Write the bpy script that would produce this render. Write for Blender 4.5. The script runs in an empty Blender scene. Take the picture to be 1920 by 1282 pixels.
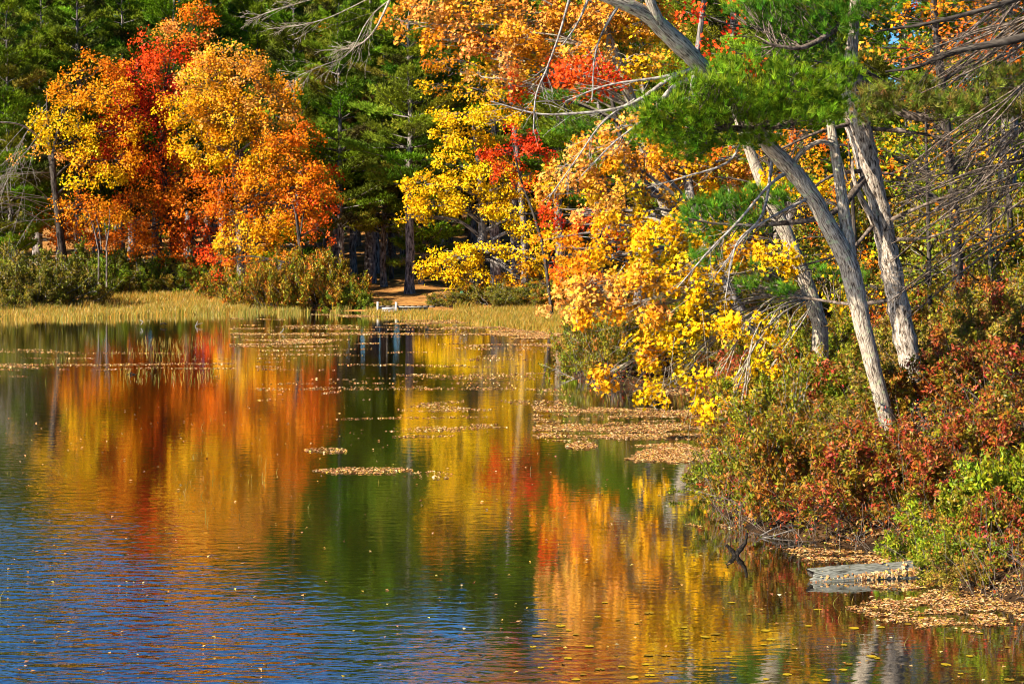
import bpy, math
import numpy as np
R = np.random.default_rng(7)
F, H0, HY = 4000.0, 4.5, 410.0          # focal length in photo pixels, eye height, horizon row

def W(px, py, D):                        # a point D metres away
    return np.array([(px-960)*D/F, D, H0-(py-HY)*D/F])
def Dw(py):                              # distance of the water surface seen at a row
    return F*H0/(py-HY)

scene = bpy.context.scene
COL = scene.collection

# ------------------------------------------------------------------ materials
def new_mat(name):
    m = bpy.data.materials.new(name); m.use_nodes = True
    nt = m.node_tree; nt.nodes.clear()
    return m, nt, nt.nodes, nt.links
def N(ns, t, **kw):
    n = ns.new(t)
    for k, v in kw.items(): setattr(n, k, v)
    return n
def ramp(ns, stops, interp='LINEAR'):
    r = ns.new('ShaderNodeValToRGB'); cr = r.color_ramp; cr.interpolation = interp
    while len(cr.elements) < len(stops): cr.elements.new(.5)
    for e, (p, c) in zip(cr.elements, stops):
        e.position = p; e.color = (*c, 1)
    return r

def leaf_mat(name, trans=.3, gloss=.05, rough=.45, nscale=9.0):
    m, nt, ns, L = new_mat(name)
    at = N(ns, 'ShaderNodeAttribute', attribute_name='tint')
    geo = N(ns, 'ShaderNodeTexCoord')
    no = N(ns, 'ShaderNodeTexNoise'); no.inputs['Scale'].default_value = nscale; no.inputs['Detail'].default_value = 2
    L.new(geo.outputs['Object'], no.inputs['Vector'])
    mp = N(ns, 'ShaderNodeMapRange'); mp.inputs['From Min'].default_value = .3; mp.inputs['From Max'].default_value = .7
    mp.inputs['To Min'].default_value = .72; mp.inputs['To Max'].default_value = 1.2
    L.new(no.outputs['Fac'], mp.inputs['Value'])
    mul = N(ns, 'ShaderNodeVectorMath', operation='SCALE')
    L.new(at.outputs['Color'], mul.inputs[0]); L.new(mp.outputs['Result'], mul.inputs['Scale'])
    d = N(ns, 'ShaderNodeBsdfDiffuse'); t = N(ns, 'ShaderNodeBsdfTranslucent')
    L.new(mul.outputs[0], d.inputs['Color']); L.new(mul.outputs[0], t.inputs['Color'])
    mx = N(ns, 'ShaderNodeMixShader'); mx.inputs[0].default_value = trans
    L.new(d.outputs[0], mx.inputs[1]); L.new(t.outputs[0], mx.inputs[2])
    g = N(ns, 'ShaderNodeBsdfGlossy'); g.inputs['Roughness'].default_value = rough
    mx2 = N(ns, 'ShaderNodeMixShader'); mx2.inputs[0].default_value = gloss
    L.new(mx.outputs[0], mx2.inputs[1]); L.new(g.outputs[0], mx2.inputs[2])
    o = N(ns, 'ShaderNodeOutputMaterial'); L.new(mx2.outputs[0], o.inputs['Surface'])
    return m

def bark_mat(name, dark, mid, pale, lichen=None, sc=(22, 22, 3.2), lich_amt=.55, bump=.6):
    m, nt, ns, L = new_mat(name)
    tc = N(ns, 'ShaderNodeAttribute', attribute_name='bark')
    mp = N(ns, 'ShaderNodeMapping'); mp.inputs['Scale'].default_value = sc
    L.new(tc.outputs['Vector'], mp.inputs['Vector'])
    no = N(ns, 'ShaderNodeTexNoise'); no.inputs['Scale'].default_value = 1.0; no.inputs['Detail'].default_value = 5; no.inputs['Roughness'].default_value = .65; no.inputs['Distortion'].default_value = .15
    L.new(mp.outputs[0], no.inputs['Vector'])
    r = ramp(ns, [(.38, dark), (.47, mid), (.62, pale)])
    L.new(no.outputs['Fac'], r.inputs[0])
    col = r.outputs[0]
    if lichen:
        n2 = N(ns, 'ShaderNodeTexNoise'); n2.inputs['Scale'].default_value = 9; n2.inputs['Detail'].default_value = 4
        L.new(tc.outputs['Vector'], n2.inputs['Vector'])
        m2 = N(ns, 'ShaderNodeMapRange'); m2.inputs['From Min'].default_value = lich_amt; m2.inputs['From Max'].default_value = lich_amt+.05
        L.new(n2.outputs['Fac'], m2.inputs['Value'])
        mx = N(ns, 'ShaderNodeMixRGB'); mx.inputs['Color2'].default_value = (*lichen, 1)
        ml = N(ns, 'ShaderNodeMath', operation='MULTIPLY'); ml.inputs[1].default_value = .7
        L.new(m2.outputs[0], ml.inputs[0]); L.new(ml.outputs[0], mx.inputs['Fac']); L.new(col, mx.inputs['Color1']); col = mx.outputs[0]
    b = N(ns, 'ShaderNodeBump'); b.inputs['Strength'].default_value = bump; b.inputs['Distance'].default_value = .05
    L.new(no.outputs['Fac'], b.inputs['Height'])
    p = N(ns, 'ShaderNodeBsdfPrincipled'); p.inputs['Roughness'].default_value = .9; p.inputs['Specular IOR Level'].default_value = .15
    L.new(col, p.inputs['Base Color']); L.new(b.outputs[0], p.inputs['Normal'])
    o = N(ns, 'ShaderNodeOutputMaterial'); L.new(p.outputs[0], o.inputs['Surface'])
    return m

M_LEAF = leaf_mat('leaf', .2, .008)
M_SHRUB = leaf_mat('shrub_leaf', .15, .015)
M_NEEDLE = leaf_mat('needle', .12, .01, .5, 3)
M_GRASS = leaf_mat('dry_grass', .3, .03)
M_FLOAT = leaf_mat('floating_leaf', .05, .04)
M_BARK = bark_mat('grey_bark', (.07, .05, .035), (.38, .3, .22), (.7, .61, .47), (.54, .58, .34), sc=(60, 60, 8), lich_amt=.57, bump=.8)
M_BARKB = bark_mat('shaggy_bark', (.025, .017, .012), (.34, .26, .19), (.75, .64, .51), (.5, .52, .34), sc=(38, 38, 8), lich_amt=.64, bump=1.0)
M_BARKF = bark_mat('pine_bark', (.03, .025, .022), (.15, .125, .11), (.36, .32, .29), sc=(14, 14, 2.4))
M_BARKD = bark_mat('dark_bark', (.015, .011, .009), (.05, .04, .033), (.12, .1, .08), sc=(12, 12, 3))
M_TWIG = bark_mat('grey_twig', (.1, .085, .07), (.27, .235, .2), (.46, .42, .37), sc=(14, 14, 14), bump=.1)
M_TWIGB = bark_mat('brown_twig', (.03, .02, .015), (.1, .075, .055), (.26, .2, .16), sc=(14, 14, 14), bump=.1)
M_LOG = bark_mat('weathered_wood', (.05, .046, .036), (.19, .19, .155), (.36, .36, .31), (.13, .15, .08), sc=(70, 70, 5), lich_amt=.6, bump=.6)
M_WET = bark_mat('wet_wood', (.006, .005, .004), (.018, .014, .011), (.045, .036, .028), sc=(20, 20, 20))
M_BOARD = bark_mat('grey_board', (.3, .28, .25), (.5, .47, .43), (.68, .65, .6), sc=(3, 20, 40), bump=.2)
M_BOARDD = bark_mat('brown_board', (.06, .045, .035), (.14, .11, .08), (.26, .2, .15), sc=(3, 20, 40), bump=.2)

def plain(name, col, rough=.5):
    m, nt, ns, L = new_mat(name)
    no = N(ns, 'ShaderNodeTexNoise'); no.inputs['Scale'].default_value = 6; no.inputs['Detail'].default_value = 4
    tc = N(ns, 'ShaderNodeTexCoord'); L.new(tc.outputs['Object'], no.inputs['Vector'])
    r = ramp(ns, [(.35, tuple(c*.7 for c in col)), (.65, col)]); L.new(no.outputs['Fac'], r.inputs[0])
    p = N(ns, 'ShaderNodeBsdfPrincipled'); p.inputs['Roughness'].default_value = rough
    L.new(r.outputs[0], p.inputs['Base Color'])
    o = N(ns, 'ShaderNodeOutputMaterial'); L.new(p.outputs[0], o.inputs['Surface'])
    return m

# ------------------------------------------------------------------ mesh helpers
def unit(v):
    return v/np.maximum(np.linalg.norm(v, axis=-1, keepdims=True), 1e-9)
def rdir(n):
    return unit(R.normal(size=(n, 3)))

class G:
    """collects polygons of 3 or 4 corners with one tint each"""
    def __init__(s): s.b=[]; s.v=[]; s.f3=[]; s.f4=[]; s.c3=[]; s.c4=[]; s.n=0
    def add(s, v, f, c=None, b=None):
        v = np.asarray(v, dtype=np.float64).reshape(-1, 3); s.b.append(v if b is None else np.asarray(b, float).reshape(-1, 3)); f = np.asarray(f, dtype=np.int64)
        if c is None: c = np.full((len(f), 3), .5)
        c = np.broadcast_to(np.asarray(c, dtype=np.float64), (len(f), 3))
        (s.f3 if f.shape[1] == 3 else s.f4).append(f+s.n); (s.c3 if f.shape[1] == 3 else s.c4).append(c)
        s.v.append(v); s.n += len(v)
    def build(s, name, mat, parent=None, off=(0, 0, 0), smooth=False):
        v = np.concatenate(s.v) if s.v else np.zeros((0, 3))
        v = v-np.asarray(off)
        f3 = np.concatenate(s.f3) if s.f3 else np.zeros((0, 3), int)
        f4 = np.concatenate(s.f4) if s.f4 else np.zeros((0, 4), int)
        c = np.concatenate([x for x in (s.c3+s.c4)]) if (s.c3 or s.c4) else np.zeros((0, 3))
        me = bpy.data.meshes.new(name)
        me.vertices.add(len(v)); me.vertices.foreach_set('co', v.astype(np.float32).ravel())
        nl = f3.size+f4.size
        me.loops.add(nl); me.loops.foreach_set('vertex_index', np.concatenate([f3.ravel(), f4.ravel()]).astype(np.int32))
        npoly = len(f3)+len(f4); me.polygons.add(npoly)
        st = np.concatenate([np.arange(len(f3))*3, f3.size+np.arange(len(f4))*4]).astype(np.int32)
        me.polygons.foreach_set('loop_start', st)
        me.update(calc_edges=True)
        if smooth: me.polygons.foreach_set('use_smooth', np.ones(npoly, bool))
        a = me.attributes.new('tint', 'FLOAT_COLOR', 'FACE')
        a.data.foreach_set('color', np.concatenate([np.clip(c, 0, 1), np.ones((len(c), 1))], 1).astype(np.float32).ravel())
        me.materials.append(mat)
        if 'bark' in mat.name or 'twig' in mat.name or 'wood' in mat.name or 'board' in mat.name:
            a = me.attributes.new('bark', 'FLOAT_VECTOR', 'POINT'); a.data.foreach_set('vector', np.concatenate(s.b).astype(np.float32).ravel())
        o = bpy.data.objects.new(name, me); COL.objects.link(o)
        if parent is not None: o.parent = parent
        return o

def curves(g, P, Rad, S=5, c=None, cap=True):
    """P (n,k,3) centre lines, Rad (n,k)"""
    P = np.asarray(P, float); Rad = np.asarray(Rad, float)
    if P.ndim == 2: P = P[None]; Rad = Rad[None]
    n, k, _ = P.shape
    T = np.empty_like(P); T[:, 1:-1] = P[:, 2:]-P[:, :-2]; T[:, 0] = P[:, 1]-P[:, 0]; T[:, -1] = P[:, -1]-P[:, -2]
    T = unit(T)
    mt = unit(T.mean(1)); ref = np.where(np.abs(mt[:, 2:3]) > .8, np.array([[1., 0, 0]]), np.array([[0, 0, 1.]]))
    ref = np.repeat(ref[:, None], k, 1)
    U = unit(np.cross(T, ref)); V = np.cross(T, U)
    a = np.arange(S)*2*math.pi/S
    ring = P[:, :, None]+Rad[:, :, None, None]*(np.cos(a)[:, None]*U[:, :, None]+np.sin(a)[:, None]*V[:, :, None])
    base = (np.arange(n)[:, None, None]*k+np.arange(k-1)[None, :, None])*S
    i = np.arange(S); j = (i+1) % S
    f = np.stack([base+i, base+j, base+S+j, base+S+i], -1).reshape(-1, 4)
    cc = None if c is None else np.repeat(np.broadcast_to(c, (n, 3)), (k-1)*S, 0)
    ln = np.concatenate([np.zeros((n, 1)), np.cumsum(np.linalg.norm(np.diff(P, axis=1), axis=2), 1)], 1)+np.arange(n)[:, None]*1.7
    rm = Rad.mean(1)[:, None, None]*np.ones((1, k, S))
    bk = np.stack([rm*np.cos(a), rm*np.sin(a), np.repeat(ln[:, :, None], S, 2)], -1)
    g.add(ring.reshape(-1, 3), f, cc, bk.reshape(-1, 3))

def smooth_path(pts, m=40):
    """catmull-rom through pts (rows: x y z r)"""
    p = np.asarray(pts, float); p = np.vstack([2*p[0]-p[1], p, 2*p[-1]-p[-2]])
    out = []
    ns = len(p)-3
    for t in np.linspace(0, ns-1e-6, m):
        i = int(t); u = t-i; a, b, c, d = p[i:i+4]
        out.append(.5*((2*b)+(-a+c)*u+(2*a-5*b+4*c-d)*u*u+(-a+3*b-3*c+d)*u**3))
    return np.array(out)

def trunk_px(g, rows, S=14, m=50, wob=.03, rough=.05):
    """rows: (px, py, D, width px)"""
    q = []
    for px, py, D, w in rows:
        w3 = W(px, py, D); q.append([*w3, w*D/F/2])
    q = smooth_path(q, m)
    P = q[:, :3].copy(); r = np.maximum(q[:, 3], .01)
    P[1:-1, 0] += R.normal(size=m-2)*wob*r[1:-1]; 
    curves(g, P, r*(1+R.normal(size=m)*rough*.5), S)
    return P, r

def bend(P0, d, Ln, droop, k=5, wig=.06):
    """n bent lines"""
    n = len(P0); t = np.linspace(0, 1, k)[None, :, None]
    P = P0[:, None]+d[:, None]*Ln[:, None, None]*t
    P[:, :, 2] += droop[:, None]*(t[..., 0]**2)*Ln[:, None]
    w = R.normal(size=(n, k, 3))*wig*Ln[:, None, None]*t*np.array([1, 1, .7]); P = P+np.cumsum(w, 1)*.5
    return P
def rot_away(d, ang):
    """directions at an angle to d in random azimuth"""
    p = unit(np.cross(d, rdir(len(d)))); 
    return unit(d*np.cos(ang)[:, None]+p*np.sin(ang)[:, None])
def branch_out(g, P, Rad, levels, nper, frac=.5, ang=(.5, 1.0), droop=(0, 0), rmin=.003, S=4, minL=.1, start=.25, ratio=.5):
    """side branches on polylines P (n,k,3); returns the lines of the last level"""
    last = P; lr = Rad
    for lv in range(levels):
        n, k, _ = last.shape
        m = nper[lv]
        t = start+(1-start)*R.random((n, m)); x = t*(k-1); i = np.minimum(x.astype(int), k-2); u = (x-i)[..., None]
        ar = np.arange(n)[:, None]
        A = last[ar, i]; B = last[ar, i+1]; P0 = (A+(B-A)*u).reshape(-1, 3)
        tang = unit(B-A).reshape(-1, 3)
        Lp = np.linalg.norm(np.diff(last, axis=1), axis=2).sum(1)
        Ln = (Lp[:, None]*frac*(1.15-.75*t)*(.6+.7*R.random((n, m)))).ravel()
        r0 = (lr[ar, i]*(1-u[..., 0])+lr[ar, i+1]*u[..., 0]).ravel()*ratio
        ok = Ln > minL
        P0, tang, Ln, r0 = P0[ok], tang[ok], Ln[ok], r0[ok]
        d = rot_away(tang, R.uniform(ang[0], ang[1], len(P0)))
        Q = bend(P0, d, Ln, R.uniform(droop[0], droop[1], len(P0)) if droop != (0, 0) else np.zeros(len(P0)), 5)
        rr = np.maximum(r0[:, None]*np.linspace(1, .35, 5)[None], rmin)
        curves(g, Q, rr, S if lv == 0 else 3)
        last, lr = Q, rr
    return last

# --- leaves
def frame(nrm):
    n = len(nrm); t = unit(np.cross(nrm, rdir(n))); b = np.cross(nrm, t); return t, b
def leaves(g, C, nrm, size, col, kind='quad'):
    n = len(C)
    if n == 0: return
    size = np.broadcast_to(size, (n,))
    t, b = frame(nrm)
    def V(x, y, z): return C+size[:, None]*(x*t+y*b+z*nrm)
    if kind == 'quad':
        v = np.stack([V(0, -.5, 0), V(.36, .02, .12), V(0, .55, -.06), V(-.36, .02, .12)], 1)
        f = np.arange(n*4).reshape(n, 4); g.add(v, f, col)
    elif kind == 'oval':
        v = np.stack([V(0, -.55, 0), V(.24, .0, .08), V(0, .6, -.05), V(-.24, .0, .08)], 1)
        f = np.arange(n*4).reshape(n, 4); g.add(v, f, col)
    elif kind == 'maple':
        v = np.stack([V(0, -.45, 0), V(.2, .12, .02), V(0, .62, -.12), V(-.2, .12, .02),
                      V(.58, .28, -.1), V(.3, -.28, .0), V(-.58, .28, -.1), V(-.3, -.28, .0)], 1)
        i = (np.arange(n)*8)[:, None]
        f = np.concatenate([i+np.array([0, 1, 2, 3]), i+np.array([0, 5, 4, 1]), i+np.array([0, 3, 6, 7])])
        g.add(v, f, np.concatenate([col, col, col]) if np.ndim(col) > 1 else col)
def tufts(g, C, ax, length, width, col, nb=7, spread=.9):
    """needle tufts: nb thin blades from every centre around ax"""
    n = len(C)
    Cc = np.repeat(C, nb, 0); A = np.repeat(ax, nb, 0); L = np.repeat(np.broadcast_to(length, (n,)), nb)*R.uniform(.7, 1.15, n*nb)
    d = rot_away(A, np.abs(R.normal(0, spread*.6, n*nb))); s = unit(np.cross(d, rdir(n*nb)))
    wv = s*width*.5
    v = np.stack([Cc-wv, Cc+wv, Cc+d*L[:, None]], 1)
    c = np.repeat(np.broadcast_to(col, (n, 3)), nb, 0)*R.uniform(.75, 1.25, (n*nb, 1))
    g.add(v, np.arange(n*nb*3).reshape(-1, 3), c)

def pal(colors, n, jit=.14):
    c = np.asarray(colors, float)
    a = c[R.integers(len(c), size=n)]; b = c[R.integers(len(c), size=n)]
    w = R.random((n, 1))**.3; c2 = a*w+b*(1-w)
    return np.clip(c2*np.exp(R.normal(0, jit, (n, 1)))*np.exp(R.normal(0, jit*.4, (n, 3))), 0, .95)

# colour families (true leaf colours)
YEL = [(.9, .52, .004), (.95, .6, .01), (.9, .42, .004)]
GOLD = [(.95, .35, .006), (.95, .29, .005), (.95, .42, .015)]
PEACH = [(.95, .34, .06), (.95, .45, .11), (.95, .4, .02)]
ORG = [(.93, .17, .006), (.92, .23, .006), (.95, .2, .012)]
RED = [(.74, .045, .01), (.86, .09, .01), (.58, .022, .01)]
DRED = [(.56, .03, .012), (.78, .08, .01), (.42, .016, .012)]
RORG = [(.9, .095, .008), (.93, .15, .01), (.75, .05, .008)]
DORG = [(.7, .19, .008), (.75, .28, .008), (.5, .13, .008)]
RUST = [(.42, .065, .015), (.5, .15, .02), (.2, .03, .015), (.2, .22, .01), (.08, .13, .01)]
CRIM = [(.46, .028, .018), (.7, .09, .06), (.24, .018, .016), (.34, .06, .018), (.11, .15, .01), (.2, .2, .012)]
OLIV = [(.26, .3, .012), (.42, .36, .015), (.12, .17, .01), (.38, .2, .02)]
GRN = [(.13, .24, .012), (.22, .33, .015), (.32, .36, .015), (.07, .14, .01)]
YGRN = [(.36, .46, .01), (.24, .34, .01), (.52, .44, .015), (.09, .16, .01)]
BRN = [(.38, .2, .05), (.46, .18, .05), (.24, .13, .04), (.3, .26, .04)]

def blob_ends(b, dens):
    """b: (px,py,rx,ry,D[,depth factor]) -> points biased to the shell of the ellipsoid"""
    px, py, rx, ry, D = b[:5]
    c = W(px, py, D); k = D/F; a = np.array([rx*k, (rx+ry)*.5*k*.9, ry*k])
    n = max(3, int(dens*(a[0]*a[1]+a[0]*a[2]+a[1]*a[2])))
    u = rdir(n); r = R.uniform(.35, 1.0, (n, 1))**.55
    return c, c+u*r*a, u

def crown(g, tw, blobs, D, dens=4.0, nl=32, L=.8, thick=.16, size=.14, kind='quad', axis=None, droop=.25, twigs=True, up=.5, minz=None, gap=.23, gs=.9):
    """blobs: (px,py,rx,ry,palette[,dD]) -> sprays of leaves and the twigs that carry them"""
    hubs = []
    for b in blobs:
        px, py, rx, ry, pl = b[:5]; dd = D+(b[5] if len(b) > 5 else 0)
        c, E, u = blob_ends((px, py, rx, ry, dd), dens)
        gp = vn(E[:, 0]*gs+E[:, 2]*gs*.6+17, E[:, 2]*gs*1.3+E[:, 1]*gs*.5) > gap; E = E[gp] if gp.sum() > 3 else E
        hubs.append((c, E))
        ne = len(E)
        ax = c if axis is None else axis
        o = E-ax; o[:, 2] *= .15; o = unit(o+R.normal(size=o.shape)*.35*np.linalg.norm(o, axis=1, keepdims=True).mean()*np.array([1, 1, .2])); o[:, 2] = o[:, 2]*.5+.05; o = unit(o)
        ecol = pal(pl, ne, .1)
        if twigs:
            P0 = E*.62+c*.38+R.normal(size=E.shape)*.1
            Q = np.stack([P0, (P0+E)/2+R.normal(size=E.shape)*.06, E, E+o*L*.8-np.array([0, 0, 1])*droop*L*.6], 1)
            curves(tw, Q, np.repeat(np.array([[.018, .013, .009, .004]]), ne, 0)*max(.6, dd/110), 3)
        k = np.repeat(np.arange(ne), nl); m = len(k)
        t = R.random(m)**.8; lat = unit(np.cross(o, np.array([0, 0, 1.])))[k]
        sc = R.uniform(.6, 1.3, ne)[k]
        C = E[k]+o[k]*(t*L*sc)[:, None]+lat*(R.normal(size=m)*.38*L*sc*(1.1-.5*t))[:, None]
        C[:, 2] += R.normal(size=m)*thick-droop*L*t*t+.12*L*np.sin(C[:, 0]*5+C[:, 1]*4)
        nr = unit(np.array([0, 0, 1.])*up+o[k]*.25+np.array([-.3, -.35, 0])+R.normal(size=(m, 3))*.6)
        col = ecol[k]*.72+pal(pl, m, .2)*.28
        if minz is not None: ok = C[:, 2] > minz; C, nr, col = C[ok], nr[ok], col[ok]; m = len(C)
        leaves(g, C, nr, size*R.uniform(.6, 1.25, m), col, kind)
    return hubs

def limbs(tw, P, r, hubs, frac=(.35, .9), rad=.5, sub=5, drop=0.0, rmul=1.0):
    """limbs from the trunk line P to every hub, with side branches to its ends"""
    n = len(P)
    for c, E in hubs:
        d = np.linalg.norm(P-c, axis=1)+np.maximum(0, P[:, 2]-c[2]+.3*np.linalg.norm((P-c)[:, :2], axis=1))*1.5
        i = int(np.clip(np.argmin(d), n*frac[0], n*frac[1]-1))
        A = P[i]; mid = (A+c)/2; mid[2] += np.linalg.norm(c-A)*.1; mid[:2] += R.normal(size=2)*.08*np.linalg.norm(c-A)
        q = smooth_path([[*A, 0], [*mid, 0], [*c, 0]], 9)[:, :3]
        rr = np.linspace(r[i]*rad, max(r[i]*.12, .012), 9)*rmul
        curves(tw, q, rr, 5)
        s = min(sub, len(E)); J = R.choice(len(E), s, replace=False)
        st = q[R.integers(3, 9, s)]
        Q = np.stack([st, st*.6+E[J]*.4+R.normal(size=(s, 3))*.1, E[J]], 1)
        curves(tw, Q, np.repeat(rr[-1]*np.array([[.9, .6, .3]]), s, 0), 4)

def tag(o, label=None, cat=None, group=None, kind=None):
    if label: o['label'] = label
    if cat: o['category'] = cat
    if group: o['group'] = group
    if kind: o['kind'] = kind
    return o
def thing(name, loc, label, cat, group=None):
    o = bpy.data.objects.new(name, None); COL.objects.link(o); o.location = [float(x) for x in loc]
    o.empty_display_size = .3
    return tag(o, label, cat, group)
def copy_tree(root, loc, rz, sc, label=None, group=None):
    r = root.copy(); COL.objects.link(r); r.location = [float(x) for x in loc]; r.rotation_euler = (0, 0, rz)
    r.scale = sc if hasattr(sc, '__len__') else (sc, sc, sc)
    if label: r['label'] = label
    if group: r['group'] = group
    elif 'group' in r: del r['group']
    for ch in list(root.children):
        c = ch.copy(); COL.objects.link(c); c.parent = r
    return r

# ------------------------------------------------------------------ value noise
_T = R.random((256, 256))
def vn(x, y):
    xi = np.floor(x).astype(int); yi = np.floor(y).astype(int); fx = x-xi; fy = y-yi
    fx = fx*fx*(3-2*fx); fy = fy*fy*(3-2*fy)
    a = _T[xi % 256, yi % 256]; b = _T[(xi+1) % 256, yi % 256]; c = _T[xi % 256, (yi+1) % 256]; d = _T[(xi+1) % 256, (yi+1) % 256]
    return (a*(1-fx)+b*fx)*(1-fy)+(c*(1-fx)+d*fx)*fy
def fbm(x, y): return (vn(x, y)+.5*vn(x*2.1+7, y*2.1)+.25*vn(x*4.3, y*4.3+3))/1.75

# ------------------------------------------------------------------ ground and water
POND = np.array([(-260, 100), (-60, 100), (-24, 103), (-20.5, 105), (-18, 112), (-14.8, 114), (-12.6, 106), (-7.5, 103.8), (-4, 104.5), (-1, 105), (2.4, 103),
                 (2.8, 88), (2.4, 78), (1.9, 66), (1.8, 60), (2.5, 56.8), (4, 58), (5.6, 57), (5.9, 52), (5.3, 47), (4.4, 42), (3.7, 37), (3.15, 33.5),
                 (3.4, 30.8), (4.6, 29.3), (5.35, 28), (5.3, 26.2), (5.8, 25.2), (7, 23.6), (9, 20), (12, 8), (12, -60), (-260, -60)], float)
def sdist(x, y):
    """distance to the shoreline, negative over the pond"""
    x = np.asarray(x, float); y = np.asarray(y, float)
    d = np.full(x.shape, 1e9); ins = np.zeros(x.shape, bool)
    for (x0, y0), (x1, y1) in zip(POND, np.roll(POND, -1, 0)):
        dx, dy = x1-x0, y1-y0; t = np.clip(((x-x0)*dx+(y-y0)*dy)/(dx*dx+dy*dy), 0, 1)
        d = np.minimum(d, np.hypot(x-x0-t*dx, y-y0-t*dy))
        cr = ((y0 > y) != (y1 > y)); 
        with np.errstate(all='ignore'): xx = (x1-x0)*(y-y0)/(y1-y0+1e-12)+x0
        ins ^= cr & (x < xx)
    return np.where(ins, -d, d)
def hgt(x, y):
    x = np.asarray(x, float); y = np.asarray(y, float)
    d = sdist(x, y)
    near = np.clip((88-y)/20, 0, 1)*np.clip((x+10)/8, 0, 1)
    dp = np.maximum(d, 0)
    hn = np.where(dp < 5, .36*dp, 1.8+.17*(np.minimum(dp, 30)-5)); hf = .033*np.minimum(dp, 90)+np.maximum(dp-60, 0)*.05
    h = hf*(1-near)+hn*near
    h = h+(fbm(x*.35+50, y*.35+50)-.5)*np.clip(dp*.25, 0, .5)
    h = h+np.where(d > 0, .03*np.clip(dp*4, 0, 1), 0)
    return np.where(d < 0, np.maximum(-.9, d*.25)-.02, h)

def spaced(a, b, lo, hi, fine, coarse):
    l = -np.geomspace(coarse, lo-a, 14)[::-1]+lo if a < lo else []
    r = np.geomspace(coarse, b-hi, 14)+hi
    return np.unique(np.concatenate([l, np.arange(lo, hi+fine/2, fine), r]))
gx = spaced(-1500, 1500, -34, 24, .45, 3); gy = spaced(-600, 3000, 16, 140, .55, 3)
X, Y = np.meshgrid(gx, gy, indexing='ij')
Z = hgt(X.ravel(), Y.ravel()).reshape(X.shape)
g = G(); nx, ny = X.shape
ii = (np.arange(nx-1)[:, None]*ny+np.arange(ny-1)[None]).ravel()
g.add(np.stack([X.ravel(), Y.ravel(), Z.ravel()], 1), np.stack([ii, ii+ny, ii+ny+1, ii+1], 1))
m, nt, ns, L = new_mat('forest_floor')
tc = N(ns, 'ShaderNodeTexCoord'); no = N(ns, 'ShaderNodeTexNoise'); no.inputs['Scale'].default_value = 1.3; no.inputs['Detail'].default_value = 9; no.inputs['Roughness'].default_value = .7
L.new(tc.outputs['Object'], no.inputs['Vector'])
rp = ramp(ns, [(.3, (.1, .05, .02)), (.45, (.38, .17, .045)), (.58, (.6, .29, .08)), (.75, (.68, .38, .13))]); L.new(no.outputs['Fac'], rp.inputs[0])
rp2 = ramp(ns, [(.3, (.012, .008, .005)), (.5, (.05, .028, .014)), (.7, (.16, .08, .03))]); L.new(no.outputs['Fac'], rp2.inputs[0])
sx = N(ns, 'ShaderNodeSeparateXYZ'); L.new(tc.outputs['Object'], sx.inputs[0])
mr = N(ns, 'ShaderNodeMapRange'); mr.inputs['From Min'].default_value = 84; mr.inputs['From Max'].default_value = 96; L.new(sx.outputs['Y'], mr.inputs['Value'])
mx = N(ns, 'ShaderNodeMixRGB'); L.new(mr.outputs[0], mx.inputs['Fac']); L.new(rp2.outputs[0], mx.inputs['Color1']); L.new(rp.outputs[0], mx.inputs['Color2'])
bp = N(ns, 'ShaderNodeBump'); bp.inputs['Strength'].default_value = .8; bp.inputs['Distance'].default_value = .2; L.new(no.outputs['Fac'], bp.inputs['Height'])
p = N(ns, 'ShaderNodeBsdfPrincipled'); p.inputs['Roughness'].default_value = .95; p.inputs['Specular IOR Level'].default_value = .1
L.new(mx.outputs[0], p.inputs['Base Color']); L.new(bp.outputs[0], p.inputs['Normal'])
o = N(ns, 'ShaderNodeOutputMaterial'); L.new(p.outputs[0], o.inputs['Surface'])
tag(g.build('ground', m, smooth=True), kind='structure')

# water: dark, peaty, mirror-like; wind ripples only where the breeze reaches the surface
m, nt, ns, L = new_mat('pond_water')
tc = N(ns, 'ShaderNodeTexCoord'); sx = N(ns, 'ShaderNodeSeparateXYZ'); L.new(tc.outputs['Object'], sx.inputs[0])
def noise(scale, vec_scale, detail=2, dist=0., rough=.5, loc=(0, 0, 0)):
    mp = N(ns, 'ShaderNodeMapping'); mp.inputs['Scale'].default_value = vec_scale; mp.inputs['Location'].default_value = loc
    L.new(tc.outputs['Object'], mp.inputs['Vector'])
    n = N(ns, 'ShaderNodeTexNoise'); n.inputs['Scale'].default_value = scale; n.inputs['Detail'].default_value = detail
    n.inputs['Distortion'].default_value = dist; n.inputs['Roughness'].default_value = rough
    L.new(mp.outputs[0], n.inputs['Vector']); return n.outputs['Fac']
def math_(op, a, b=None, clamp=False):
    n = N(ns, 'ShaderNodeMath', operation=op); n.use_clamp = clamp
    for i, x in enumerate((a, b)):
        if x is None: continue
        if isinstance(x, (int, float)): n.inputs[i].default_value = x
        else: L.new(x, n.inputs[i])
    return n.outputs[0]
n_big = noise(1, (2.4, 5.2, 1), 2, .4)         # 30 cm wavelets
n_small = noise(1, (7, 13.0, 1), 2, .3)
n_patch = noise(1, (.09, .13, 1), 3, 0, .5, (3, 1, 0))
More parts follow.
